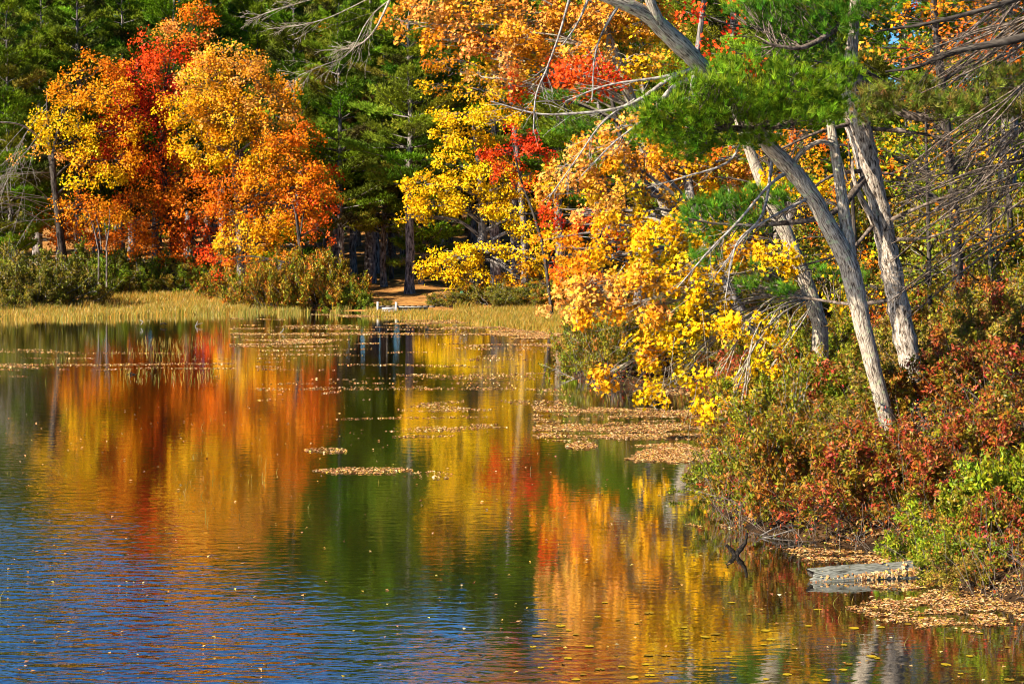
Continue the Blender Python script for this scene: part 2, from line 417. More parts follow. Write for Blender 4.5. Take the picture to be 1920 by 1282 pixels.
# breeze mask: y + 0.45 x < ~32 -> strong
lin = math_('ADD', sx.outputs['Y'], math_('MULTIPLY', math_('ADD', sx.outputs['X'], 3.0), 1.9))
lin = math_('ADD', lin, math_('MULTIPLY', math_('SUBTRACT', n_patch, .5), 14))
mr = N(ns, 'ShaderNodeMapRange'); mr.interpolation_type = 'SMOOTHSTEP'
mr.inputs['From Min'].default_value = 31; mr.inputs['From Max'].default_value = 17; mr.inputs['To Min'].default_value = 0; mr.inputs['To Max'].default_value = 1
L.new(lin, mr.inputs['Value'])
h1 = math_('MULTIPLY', n_big, math_('ADD', math_('MULTIPLY', mr.outputs[0], .033), .0018))
h2 = math_('MULTIPLY', n_small, math_('ADD', math_('MULTIPLY', mr.outputs[0], .0035), .0004))
hh = math_('ADD', h1, h2)
bp = N(ns, 'ShaderNodeBump'); bp.inputs['Strength'].default_value = 1; bp.inputs['Distance'].default_value = 1; L.new(hh, bp.inputs['Height'])
fr = N(ns, 'ShaderNodeFresnel'); fr.inputs['IOR'].default_value = 1.34; L.new(bp.outputs[0], fr.inputs['Normal'])
fac = math_('ADD', math_('MULTIPLY', fr.outputs[0], 1.3), .19, True)
df = N(ns, 'ShaderNodeBsdfDiffuse'); df.inputs['Color'].default_value = (.007, .006, .002, 1)
gl_ = N(ns, 'ShaderNodeBsdfGlossy'); gl_.inputs['Roughness'].default_value = .04; gl_.inputs['Color'].default_value = (1, 1, 1, 1); L.new(bp.outputs[0], gl_.inputs['Normal'])
p = N(ns, 'ShaderNodeMixShader'); L.new(fac, p.inputs[0]); L.new(df.outputs[0], p.inputs[1]); L.new(gl_.outputs[0], p.inputs[2])
o = N(ns, 'ShaderNodeOutputMaterial'); L.new(p.outputs[0], o.inputs['Surface'])
g = G(); g.add([(-270, -80, 0), (40, -80, 0), (40, 125, 0), (-270, 125, 0)], [(0, 1, 2, 3)])
tag(g.build('water', m), kind='structure')

# ------------------------------------------------------------------ white pines of the far bank
def make_pine(seed, Ht=22., first=6.0, r0=.3, length=3.6, full=1.0):
    g = G(); tw = G()
    k = 24; z = np.linspace(0, Ht, k); P = np.stack([np.cumsum(R.normal(0, .035, k)), np.cumsum(R.normal(0, .035, k)), z], 1); P[:, :2] -= P[0, :2]
    rr = r0*(1-.93*(z/Ht)**1.1); rr[0] *= 1.25
    curves(tw, P, rr, 10)
    zz = first
    while zz < Ht-.4:
        f = (zz-first)/(Ht-first)
        env = length*(1.04-f)**.5*(.5+.5*min(1, f*4+.3))
        nb = R.integers(3, 6); az0 = R.random()*6.28
        c0 = np.array([np.interp(zz, z, P[:, 0]), np.interp(zz, z, P[:, 1]), zz])
        az = az0+np.arange(nb)*6.283/nb+R.normal(0, .3, nb)
        ln = env*R.uniform(.55, 1.25, nb)
        d = np.stack([np.cos(az), np.sin(az), R.uniform(-.05, .28, nb)+f*.35], 1); d = unit(d)
        Q = bend(np.repeat(c0[None], nb, 0), d, ln, R.uniform(.0, .18, nb), 6, .04)
        curves(tw, Q, np.maximum(.012, (.05*(1-f)+.02)*np.linspace(1, .25, 6)[None]*np.ones((nb, 1))), 4)
        for j in range(nb):
            if R.random() > full: continue
            nt_ = int(46*ln[j]); t = R.uniform(.32, 1.05, nt_); x = np.clip(t, 0, 1)*5; i = np.minimum(x.astype(int), 4)
            C = Q[j][i]+(Q[j][i+1]-Q[j][i])*(x-i)[:, None]
            lat = unit(np.cross(d[j], [0, 0, 1])); s = R.normal(size=nt_)*.2*ln[j]*(1.2-.6*t)
            C = C+lat*s[:, None]; C[:, 2] += R.normal(size=nt_)*.1+.1-np.abs(s)*.08
            ax = unit(d[j]*.8+lat*np.sign(s)[:, None]*.5+np.array([0, 0, .75])+R.normal(size=(nt_, 3))*.3)
            hue = pal([(.15, .26, .01), (.2, .31, .012), (.09, .18, .01), (.27, .31, .02), (.1, .08, .02)], 1, .25)
            tufts(g, C, ax, .34, .06, hue, 7, 1.1)
        zz += R.uniform(.5, .95)
    # dead stubs below the crown
    nd = 26; zd = R.uniform(1.8, first+1.5, nd); az = R.random(nd)*6.28
    P0 = np.stack([np.interp(zd, z, P[:, 0]), np.interp(zd, z, P[:, 1]), zd], 1)
    Q = bend(P0, unit(np.stack([np.cos(az), np.sin(az), R.uniform(-.2, .3, nd)], 1)), R.uniform(.5, 2.2, nd), R.uniform(-.25, .1, nd), 5, .06)
    curves(tw, Q, .02*np.linspace(1, .3, 5)[None]*np.ones((nd, 1)), 3)
    branch_out(tw, Q, np.ones((nd, 5))*.015, 1, [3], .4, rmin=.006)
    root = thing('pine_tree', (0, 0, 0), 'x', 'pine tree')
    tw.build('trunk', M_BARKF, root, smooth=True); g.build('crown', M_NEEDLE, root)
    return root
PINES = [make_pine(0, 24, 7.5, .34, 4.4), make_pine(1, 22, 4.5, .27, 4.2), make_pine(2, 25, 9.0, .4, 4.8), make_pine(3, 20, 1.6, .2, 3.8)]
used = [False]*4
def put_pine(px, D, v, sc, label, group=None, rz=None):
    x = (px-960)*D/F; loc = (x, D, float(hgt(x, D))-.1); sc = sc*(.87 if px < 300 else .93)
    rz = R.random()*6.28 if rz is None else rz
    if not used[v]:
        o = PINES[v]; used[v] = True; o.location = loc; o.rotation_euler = (0, 0, rz); o.scale = (sc,)*3; o['label'] = label
        if group: o['group'] = group
        return o
    return copy_tree(PINES[v], loc, rz, sc, label, group)
for a in [
    (693, 130, 2, 1.0, 'tall pine with thick sunlit trunk rising from the orange needle bank above the small dock'),
    (768, 118, 0, .86, 'pine with dark trunk at the water side of the needle bank, nearest the dock'),
    (626, 134, 0, .98, 'pine with pale trunk just clear of the golden maple'),
    (662, 140, 1, 1.0, 'slender pine in the shade between two thick trunks behind the dock bank'),
    (825, 138, 0, .93, 'pine with thin straight trunk in the dark gap beside the yellow maple'),
    (720, 127, 1, .8, 'bushy pine whose low boughs hang over the trunks above the dock'),
    (790, 126, 3, .82, 'bright green pine with layered boughs touching the top of the yellow maple'),
    (640, 124, 1, .88, 'pine with low green boughs next to the golden orange crown'),
    (930, 120, 2, .85, 'pine with dark trunk behind the yellow maple'),
    (966, 124, 0, .9, 'pine with grey twin-looking trunk where the yellow leaves thin out'),
    (20, 121, 3, .98, 'dense green pine at the edge of the pond behind the olive bushes'),
    (70, 132, 1, 1.0, 'pine standing directly behind the yellow orange maple'),
    (150, 129, 0, .95, 'tall pine showing above the yellow orange maple crown'),
    (225, 133, 1, 1.02, 'tall pine showing between the yellow and the red maple crowns'),
    (-15, 123, 3, 1.0, 'low branched pine half cut by the edge of the picture behind the bare branches'),
    (-40, 126, 1, .92, 'pine at the very edge of the view above the bare grey branches'),
    (560, 128, 3, 1.08, 'full pine towering over the shoulder of the golden maple'),
    (480, 132, 1, 1.04, 'tall pine showing above the top of the golden maple'),
    (400, 136, 0, 1.0, 'tall pine showing above the tip of the red maple'),
    (330, 130, 1, 1.08, 'pine showing just past the top of the red maple crown'),
]: put_pine(*a)
gback = 'pines deep in the far woods'
lab = 'tall dark pine deep in the woods behind the front row of pines'
for row, (D, s0) in enumerate([(143, 0), (152, 40), (163, 10), (176, 50)]):
    for px in np.arange(-120+s0, 1500, 92):
        put_pine(px+R.uniform(-25, 25), D+R.uniform(-3, 3), int(R.integers(0, 4)), R.uniform(.9, 1.08), lab, gback)
for px, D in [(1050, 118), (1120, 112), (1200, 105), (1290, 100), (1380, 92), (1480, 86), (1580, 90), (1700, 84), (1830, 80), (1960, 76), (2080, 70), (1890, 66)]:
    put_pine(px, D, int(R.integers(0, 4)), R.uniform(.8, 1.0), 'pine in the woods behind the maples of the near bank', 'pines behind the near bank')

# far woods that close the view
g = G(); n = 52000
x = R.uniform(-75, 110, n); d = 186+R.uniform(0, 26, n)-np.maximum(0, x-35)*.6; z = R.uniform(0, 23, n)*(.75+.25*vn(x*.2, d*.1))
C = np.stack([x, d, z+hgt(x, d)*.8], 1)
leaves(g, C, unit(R.normal(size=(n, 3))+np.array([-.3, -.5, .6])), R.uniform(.4, .9, n), pal([(.03, .06, .012), (.05, .09, .015), (.05, .05, .02), (.12, .06, .015)], n, .25))
tag(g.build('forest', M_NEEDLE), 'dense dark mixed woods closing the view behind the pines', 'woods', kind='stuff')

# ------------------------------------------------------------------ far maples
def maple(name, label, trunk, blobs, D, crown_kw, S=8, mat=M_BARKF, cat='maple tree', group=None, limb=True, extra=None, frac=(.35, .95), limbkw={}):
    tw = G(); lf = G()
    P, r = trunk_px(tw, trunk, S, 30)
    x0, y0, _ = P[0]; base = np.array([x0, y0, float(hgt(x0, y0))])
    if P[0, 2] > base[2]-.05:
        curves(tw, np.array([[x0, y0, base[2]-.15], P[0]]), np.array([r[0]*1.2, r[0]]), S)
    root = thing(name, base, label, cat, group)
    hubs = crown(lf, tw, blobs, D, **crown_kw)
    if limb: limbs(tw, P, r, hubs, frac, **limbkw)
    if extra: extra(tw, lf, P, r)
    tw.build('trunk', mat, root, base, smooth=True); lf.build('crown', M_LEAF, root, base)
    return root

maple('maple_tree', 'maple with yellow and orange leaves and thin dark trunks behind the olive bushes',
      [(118, 500, 117, 13), (108, 400, 117, 12), (100, 300, 117, 10), (120, 200, 117, 6)],
      [(185, 130, 48, 26, GOLD+ORG), (150, 175, 48, 30, GOLD), (108, 215, 42, 24, YEL), (195, 175, 45, 35, GOLD), (135, 262, 45, 30, YEL), (122, 235, 40, 26, YEL), (200, 300, 50, 32, GOLD),
       (175, 338, 42, 26, YEL), (150, 385, 48, 24, GOLD+ORG), (215, 245, 42, 30, YEL+ORG), (95, 292, 50, 7, PEACH), (190, 405, 40, 20, GOLD), (112, 420, 42, 26, ORG, 4), (160, 440, 50, 26, ORG, 5)], 117,
      dict(dens=6.5, nl=60, L=.9, thick=.19, size=.14), mat=M_BARKD)
maple('maple_tree', 'deep red maple beside the golden orange maple',
      [(330, 520, 120, 16), (322, 420, 120, 14), (305, 300, 120, 12), (310, 150, 120, 6)],
      [(300, 85, 42, 35, RED+RORG), (350, 60, 38, 30, ORG+PEACH), (268, 128, 32, 30, RED), (322, 125, 50, 32, RORG), (285, 165, 48, 30, RED), (235, 200, 38, 36, RED), (262, 235, 52, 38, DRED),
       (215, 258, 32, 36, DRED), (232, 300, 42, 34, DRED+RORG), (290, 295, 48, 36, RORG), (300, 350, 60, 34, ORG+DORG), (350, 385, 60, 34, ORG+DORG), (265, 390, 50, 32, RORG+DORG), (305, 430, 52, 28, ORG+DORG),
       (375, 440, 42, 30, RORG), (250, 450, 42, 22, ORG), (298, 470, 42, 18, ORG), (390, 480, 36, 20, RORG), (340, 320, 40, 30, RORG+DORG), (380, 30, 34, 22, ORG)], 119,
      dict(dens=7, nl=60, L=.85, thick=.2, size=.138), mat=M_BARKD)
maple('maple_tree', 'large golden orange maple, the biggest crown on the far shore',
      [(455, 520, 115, 20), (450, 400, 115, 18), (440, 280, 115, 14), (440, 140, 115, 6)],
      [(430, 108, 52, 26, PEACH+GOLD), (385, 150, 46, 34, PEACH+YEL), (470, 145, 52, 34, PEACH+GOLD), (350, 205, 44, 32, GOLD+YEL), (425, 210, 66, 44, GOLD+YEL+PEACH), (500, 205, 46, 36, PEACH+GOLD), (540, 180, 22, 22, GOLD),
       (385, 270, 48, 38, GOLD+YEL), (455, 280, 58, 42, GOLD+YEL), (530, 260, 42, 36, GOLD+ORG), (572, 255, 24, 26, ORG), (555, 315, 48, 36, ORG+GOLD), (500, 345, 56, 38, ORG+GOLD), (420, 335, 42, 32, ORG),
       (545, 385, 50, 38, GOLD+ORG), (480, 415, 52, 32, GOLD+YEL), (455, 458, 42, 28, YEL+GOLD), (515, 432, 40, 24, GOLD), (595, 350, 26, 24, ORG), (430, 400, 38, 24, ORG), (585, 395, 26, 24, RORG), (405, 200, 40, 50, GOLD)], 114,
      dict(dens=9, nl=64, L=.8, thick=.19, size=.132, gap=.12), mat=M_BARKF)
maple('maple_tree', 'small red orange maple in the shade at the foot of the golden maple',
      [(575, 540, 111, 10), (565, 480, 111, 8), (555, 400, 111, 5)],
      [(600, 335, 30, 24, RORG, 6), (615, 375, 20, 20, RORG, 6), (600, 430, 28, 22, RED+DORG), (450, 500, 26, 18, RORG+DORG), (560, 470, 36, 18, DORG), (400, 495, 22, 14, RORG)], 112,
      dict(dens=5, nl=40, L=.8, thick=.15, size=.15), mat=M_BARKD)
maple('maple_tree', 'bright yellow maple with tiered branches on the shore beside the dock',
      [(897, 552, 109, 27), (892, 500, 109, 23), (905, 440, 109, 18), (900, 330, 109, 12), (885, 210, 109, 5)],
      [(875, 215, 46, 20, YEL), (930, 225, 34, 16, YEL), (835, 255, 28, 18, YEL), (880, 265, 40, 18, YEL), (860, 310, 40, 20, YEL), (920, 320, 46, 20, YEL), (800, 345, 34, 20, YEL), (860, 350, 48, 18, YEL),
       (960, 345, 36, 22, YEL), (820, 385, 52, 20, YEL), (890, 385, 52, 22, YEL), (775, 405, 26, 10, YEL), (955, 390, 36, 20, YEL), (1000, 360, 28, 22, YEL+GOLD), (1000, 430, 30, 22, YEL), (985, 470, 40, 20, YEL),
       (855, 480, 40, 14, YEL), (905, 468, 36, 12, YEL), (850, 508, 50, 16, YEL), (890, 530, 36, 14, YEL), (960, 505, 30, 14, GOLD), (990, 530, 36, 16, DORG+YEL), (1040, 500, 26, 18, YEL), (1020, 400, 20, 20, YEL), (825, 495, 26, 9, YEL)], 108,
      dict(dens=11, nl=54, L=.85, thick=.11, size=.14, droop=.12), limbkw=dict(sub=6))
maple('maple_tree', 'muted gold maple rising behind the bright yellow maple',
      [(985, 560, 114, 14), (980, 400, 114, 12), (960, 200, 114, 8), (950, 100, 114, 4)],
      [(860, 135, 40, 20, DORG+YEL), (900, 175, 44, 20, DORG+YEL), (960, 160, 40, 24, DORG+GOLD), (830, 110, 30, 14, DORG), (940, 195, 40, 18, YEL+DORG), (820, 160, 28, 12, DORG+YEL), (1000, 200, 30, 24, YEL+DORG)], 113,
      dict(dens=6, nl=40, L=.9, thick=.12, size=.14))
maple('maple_tree', 'small scarlet maple glowing above the yellow maple',
      [(1035, 590, 98, 7), (1015, 450, 98, 6), (975, 330, 98, 4), (960, 260, 98, 3)],
      [(935, 300, 26, 18, RED+RORG), (965, 275, 28, 20, RED), (1000, 290, 24, 20, RED), (955, 320, 34, 14, RORG), (990, 330, 22, 14, RORG), (985, 250, 18, 14, RED), (925, 280, 14, 10, RORG)], 98,
      dict(dens=10, nl=40, L=.6, thick=.12, size=.14), mat=M_BARKD)
maple('maple_tree', 'orange tree half hidden in the shade between the pines',
      [(735, 540, 133, 10), (730, 400, 133, 9), (715, 250, 133, 6), (700, 160, 133, 3)],
      [(690, 185, 36, 16, DORG+ORG), (740, 200, 34, 16, DORG+ORG), (650, 200, 24, 12, DORG), (770, 170, 24, 14, DORG), (640, 52, 40, 8, ORG), (560, 45, 30, 8, ORG), (720, 250, 26, 12, DORG)], 132,
      dict(dens=5, nl=36, L=.9, thick=.15, size=.16), mat=M_BARKD)

# ------------------------------------------------------------------ maples of the near bank
def up_extra(tw, lf, P, r):
    # leafless limbs reaching over the water at the top of the picture
    rows = [[(1080, -110, 61, 10), (905, -80, 60, 7), (820, -45, 60, 6), (735, -2, 60, 4.5), (690, 38, 60, 3.6), (655, 100, 60, 3), (600, 125, 59, 3), (560, 142, 59, 2)],
            [(820, -60, 60, 5), (700, -6, 61, 3.5), (620, 32, 61, 3), (560, 48, 61, 3), (500, 55, 61, 2)],
            [(800, -50, 59, 7), (690, -22, 59, 4), (600, -4, 59, 3), (520, 18, 59, 3), (460, 40, 59, 2)],
            [(735, -8, 60, 8), (700, 60, 60, 5), (660, 90, 61, 3), (600, 95, 61, 2)]]
    rows = [[(a_, b_, c_, d_*.7) for a_, b_, c_, d_ in q] for q in rows]
    pp = [trunk_px(tw, q, 5, 24)[0] for q in rows]
    for q in pp:
        branch_out(tw, q[None, 8:], np.full((1, 16), .011), 2, [22, 5], .34, (.35, .75), (-.25, .1), .004, 3)
maple('maple_tree', 'tall maple with peach, yellow and red leaves arching over the pond from the near bank',
      [(1330, 640, 64, 34), (1290, 500, 64, 30), (1230, 330, 63, 26), (1170, 150, 62, 22), (1110, -20, 62, 19), (1080, -260, 62, 14), (1080, -460, 62, 6)],
      [(790, 15, 44, 26, PEACH), (850, 45, 40, 28, PEACH), (900, 15, 56, 30, PEACH+GOLD), (875, 95, 34, 20, RORG+PEACH), (950, 75, 50, 34, GOLD+PEACH), (1010, 30, 62, 34, GOLD+PEACH), (950, 140, 44, 26, YEL+PEACH), (905, 145, 30, 18, PEACH),
       (1010, 105, 40, 28, GOLD), (1090, 45, 64, 36, PEACH+GOLD), (1160, 60, 50, 40, YEL+GOLD), (1090, 120, 44, 26, RED+RORG, 3), (1040, 150, 38, 22, RED+RORG, 2), (1150, 125, 52, 30, PEACH+YEL, 2), (1000, 165, 34, 16, RORG),
       (1215, 40, 44, 36, PEACH+GOLD), (1230, 130, 44, 40, YEL+PEACH, 2), (1110, 165, 40, 14, RORG, 3), (940, -40, 80, 34, PEACH), (1080, -40, 90, 34, GOLD), (1200, -50, 70, 34, PEACH), (830, -35, 60, 26, PEACH),
       (760, 40, 24, 20, DORG+PEACH), (830, 75, 34, 20, DORG+GOLD), (980, 60, 40, 30, PEACH+GOLD, -1), (1060, 90, 44, 30, GOLD+PEACH, -1), (1080, 135, 44, 26, RED+RORG, -2), (1120, 150, 36, 20, RORG+RED, -2), (1180, 110, 44, 34, YEL+PEACH, -1), (920, 110, 36, 24, PEACH+RORG, -1), (1140, 20, 50, 30, PEACH, -1), (900, -110, 90, 50, GOLD), (1020, -130, 110, 60, GOLD+RORG), (1160, -150, 110, 70, DORG+YEL), (960, -230, 110, 70, RORG+DORG), (1100, -280, 130, 90, DORG+YEL+OLIV), (1020, -370, 110, 70, DORG+OLIV), (1180, -400, 110, 80, DORG+OLIV), (1120, -500, 100, 60, DORG+OLIV)], 62,
      dict(dens=18, nl=46, L=.55, thick=.14, size=.106, kind='maple', droop=.3), mat=M_BARK, extra=up_extra, frac=(.2, 1.0), limbkw=dict(rad=.2, sub=7))
maple('maple_tree', 'maple with peach orange leaves between the pine bough and the scarlet maple',
      [(1420, 640, 56, 30), (1350, 520, 56, 26), (1300, 400, 57, 22), (1290, 250, 59.5, 13), (1320, 0, 60, 10), (1350, -300, 59, 10), (1360, -520, 59, 4)],
      [(1165, 235, 52, 30, GOLD+PEACH), (1120, 290, 50, 26, GOLD+PEACH), (1190, 300, 44, 32, GOLD), (1075, 325, 42, 22, PEACH), (1150, 345, 48, 26, YEL+PEACH), (1050, 355, 30, 14, PEACH), (1065, 400, 42, 22, RED+RORG, 4), (1110, 430, 44, 24, RORG+RED, 4),
       (1115, 395, 40, 24, PEACH, 2), (1160, 420, 46, 30, YEL+GOLD), (1230, 390, 44, 36, PEACH+YEL), (1095, 470, 40, 24, GOLD+ORG), (1255, 300, 40, 40, PEACH+DORG, 3), (1150, 480, 44, 26, GOLD+YEL), (1075, 505, 34, 22, RORG+GOLD, 2), (1290, 330, 40, 36, YEL+DORG, 3),
       (1040, 445, 26, 20, GOLD, 4), (1340, 330, 50, 30, PEACH+DORG, 4), (1400, 290, 50, 30, YEL+DORG, 4), (1230, 220, 40, 30, PEACH, 3),
       (1330, -110, 100, 50, DORG+GRN, 4), (1420, -220, 110, 70, OLIV+DORG, 4), (1290, -260, 100, 70, GOLD+DORG, 4), (1380, -400, 120, 80, DORG+OLIV, 4), (1300, -520, 100, 70, GOLD+OLIV, 4), (1440, -560, 100, 70, OLIV+DORG, 4)], 55,
      dict(dens=24, nl=46, L=.45, thick=.12, size=.096, kind='maple', droop=.3), mat=M_BARKF, frac=(.2, 1.0))
def ymaple_extra(tw, lf, P, r):
    # long drooping leafless twigs below the leaves
    st = [W(1240, 560, 43), W(1280, 600, 42.5), W(1330, 560, 43), W(1210, 640, 43), W(1290, 640, 42.5), W(1400, 520, 43), W(1460, 470, 43), W(1380, 450, 43)]
    P0 = np.array(st)[R.integers(0, 8, 40)]+R.normal(size=(40, 3))*.35
    Q = bend(P0, unit(np.array([-.75, -.1, -.45])+R.normal(size=(40, 3))*.36), R.uniform(.6, 1.4, 40), R.uniform(-.35, .45, 40), 6, .05)
    curves(tw, Q, .006*np.linspace(1, .45, 6)[None]*np.ones((40, 1)), 3)
    branch_out(tw, Q, np.full((40, 6), .007), 1, [3], .4, (.3, .7), (-.1, .3), .0035, 3)
maple('maple_tree', 'yellow maple drooping low over the leaf-strewn water behind the leaning trunk',
      [(1538, 612, 44, 30), (1512, 530, 44, 28), (1470, 430, 44, 27), (1430, 345, 44, 24), (1398, 262, 44, 18), (1380, 220, 44, 10)],
      [(1345, 440, 44, 26, YEL), (1290, 430, 44, 28, YEL), (1240, 450, 44, 30, YEL+GOLD), (1180, 520, 40, 26, GOLD+PEACH), (1120, 545, 40, 22, PEACH), (1080, 545, 32, 16, PEACH), (1065, 580, 24, 14, PEACH), (1230, 510, 46, 28, YEL+GOLD), (1290, 500, 46, 26, YEL),
       (1340, 500, 40, 22, YEL), (1195, 580, 44, 24, GOLD+PEACH), (1250, 570, 46, 24, YEL+GOLD), (1310, 560, 44, 24, YEL), (1130, 590, 30, 18, GOLD), (1290, 620, 40, 20, YEL), (1230, 630, 40, 20, GOLD+YEL), (1340, 600, 30, 18, YEL), (1190, 660, 24, 16, GOLD), (1250, 690, 30, 24, YEL),
       (1265, 720, 34, 18, YEL), (1230, 745, 18, 8, YEL), (1150, 695, 22, 10, GOLD), (1110, 715, 18, 6, GOLD), (1395, 610, 36, 14, YEL, -1), (1430, 640, 36, 18, YEL, -1), (1350, 700, 28, 8, YEL, -1.5), (1445, 690, 36, 16, YEL, -2), (1470, 720, 28, 14, YEL, -2), (1345, 765, 26, 7, YEL, -3), (1390, 755, 26, 9, YEL, -3), (1360, 788, 14, 6, YEL, -3),
       (1470, 480, 40, 14, YEL, -.5), (1510, 505, 30, 12, YEL, -.5), (1400, 480, 34, 16, YEL+GOLD), (1450, 340, 30, 12, YEL), (1500, 350, 26, 10, YEL, 1)], 43,
      dict(dens=40.0, nl=36, L=.36, thick=.09, size=.092, kind='maple', droop=.3, minz=.15), mat=M_BARK, S=12, extra=ymaple_extra, frac=(.15, .85), limbkw=dict(sub=5, rad=.13, rmul=.75))
maple('maple_tree', 'sparse orange and yellow maple in the dark tangle above the green pine bough',
      [(1800, 640, 52, 24), (1790, 400, 52, 20), (1770, 200, 52, 18), (1750, 0, 52, 14), (1730, -300, 53, 10), (1720, -560, 53, 5)],
      [(1640, 90, 36, 22, RORG+PEACH), (1690, 110, 44, 20, ORG+PEACH), (1750, 90, 40, 20, DORG+PEACH), (1820, 60, 50, 30, DORG+ORG), (1880, 100, 40, 24, ORG), (1640, 290, 34, 22, ORG), (1620, 320, 20, 16, ORG), (1720, 260, 60, 20, YEL+DORG), (1800, 30, 60, 26, DORG), (1700, 30, 50, 26, DORG+YEL),
       (1340, 40, 44, 30, RED+RORG, -4), (1380, 100, 40, 26, RORG, -4), (1860, 290, 40, 20, YEL+DORG), (1730, 320, 50, 20, DORG+YEL), (1520, 270, 40, 16, RORG+DORG), (1560, 340, 40, 24, DORG+YEL), (1740, 400, 40, 20, YEL+DORG),
       (1700, -90, 110, 50, DORG+OLIV, 2), (1850, -120, 110, 60, OLIV+DORG, 2), (1600, -200, 120, 70, DORG+OLIV, 2), (1780, -280, 130, 90, OLIV+GRN, 2), (1680, -420, 130, 90, DORG+OLIV, 2), (1850, -480, 120, 90, OLIV, 2), (1520, -330, 110, 70, DORG+OLIV, 2), (1720, -600, 120, 70, DORG, 2), (1560, -520, 100, 80, OLIV+DORG, 2)], 52,
      dict(dens=12.0, nl=20, L=.5, thick=.16, size=.1, kind='maple', droop=.3), mat=M_BARKD, frac=(.2, 1.0), limbkw=dict(sub=8))

for nm, lb, tr, (xa, xb, ya, yb), D_, pals_, nb_ in [
    ('young_tree', 'thin young tree with scattered gold leaves just right of the scaly pine trunk', [(1745, 640, 47, 9), (1740, 400, 47, 7), (1735, 200, 47, 4)], (1670, 1800, 180, 560), 47, [DORG+OLIV, GRN+OLIV, DORG, OLIV+YGRN], 20),
    ('young_tree', 'thin dark young tree with scattered orange and green leaves behind the grey dead branches', [(1860, 640, 50, 11), (1855, 400, 50, 8), (1850, 150, 50, 5)], (1790, 1930, 200, 560), 50, [GRN+OLIV, OLIV+DORG, YGRN+OLIV, DORG+YEL], 22),
    ('young_tree', 'young tree with russet leaves in the dark upper corner above the grey dead branches', [(1900, 640, 55, 14), (1890, 300, 55, 10), (1880, 0, 55, 5)], (1700, 1960, -20, 200), 55, [DORG+ORG, DORG+OLIV, RORG+DORG, OLIV], 30),
    ('young_tree', 'young tree with mixed green and gold leaves between the leaning tree and the scaly pine', [(1610, 640, 48, 8), (1600, 400, 48, 7), (1590, 250, 48, 4)], (1480, 1660, 240, 600), 48, [DORG+YEL, GRN+OLIV, ORG+DORG, YEL], 22),
    ('young_tree', 'young tree with ochre and red leaves filling the gap above the leaning fork', [(1450, 640, 57, 10), (1445, 400, 57, 8), (1440, 200, 57, 5)], (1330, 1580, 230, 480), 57, [DORG+YEL, RORG+DORG, GOLD, OLIV+DORG], 26)]:
    maple(nm, lb, tr, [(R.uniform(xa, xb), R.uniform(ya, yb), R.uniform(22, 40), R.uniform(12, 24), pals_[R.integers(4)], R.uniform(-1.5, 1.5)) for _ in range(nb_)], D_,
          dict(dens=12, nl=22, L=.45, thick=.12, size=.085, kind='quad', droop=.2), mat=M_BARKD, cat='tree', frac=(.2, 1.0), limbkw=dict(sub=8))

# ------------------------------------------------------------------ leaning tree and pine in the foreground
tw = G()
P, r = trunk_px(tw, [(1668, 810, 34, 30), (1640, 700, 34, 30), (1615, 600, 34, 33), (1592, 500, 34, 38), (1548, 415, 34, 32), (1525, 370, 34, 31), (1490, 325, 34, 33), (1440, 272, 33.7, 29), (1370, 190, 33.3, 30),
                     (1310, 120, 33, 31), (1270, 80, 32.8, 36), (1215, 30, 32.5, 28), (1160, 3, 32.2, 24), (1080, -25, 32, 17), (1000, -60, 31.5, 10)], 20, 90)
base = W(1668, 810, 34); base[2] = hgt(base[0], base[1])
root = thing('leaning_tree', base, 'leaning lichen-spotted tree whose forked trunk arches over the pond to the top of the picture', 'tree')
curves(tw, np.array([[base[0]+.05, base[1], base[2]-.2], P[0]]), np.array([r[0]*1.25, r[0]]), 20)
tw.build('trunk', M_BARK, root, base, smooth=True)
st = G(); trunk_px(st, [(1596, 505, 34, 24), (1590, 450, 34.05, 25), (1580, 380, 34.1, 22), (1568, 300, 34.2, 19), (1557, 230, 34.3, 16), (1552, 190, 34.5, 10), (1550, 150, 34.8, 5)], 12, 50)
st.build('stem', M_BARK, root, base, smooth=True); st = G()
trunk_px(st, [(1482, 322, 34, 12), (1500, 288, 33.9, 10), (1530, 268, 33.9, 9), (1552, 268, 34, 8), (1572, 290, 34.5, 6), (1590, 340, 35, 4)], 8, 24)
st.build('stem', M_BARK, root, base, smooth=True); st = G()
trunk_px(st, [(1238, 50, 32.6, 24), (1222, 10, 32.4, 20), (1205, -40, 32.3, 14)], 8, 10)
st.build('stem', M_BARK, root, base, smooth=True)
br = G()
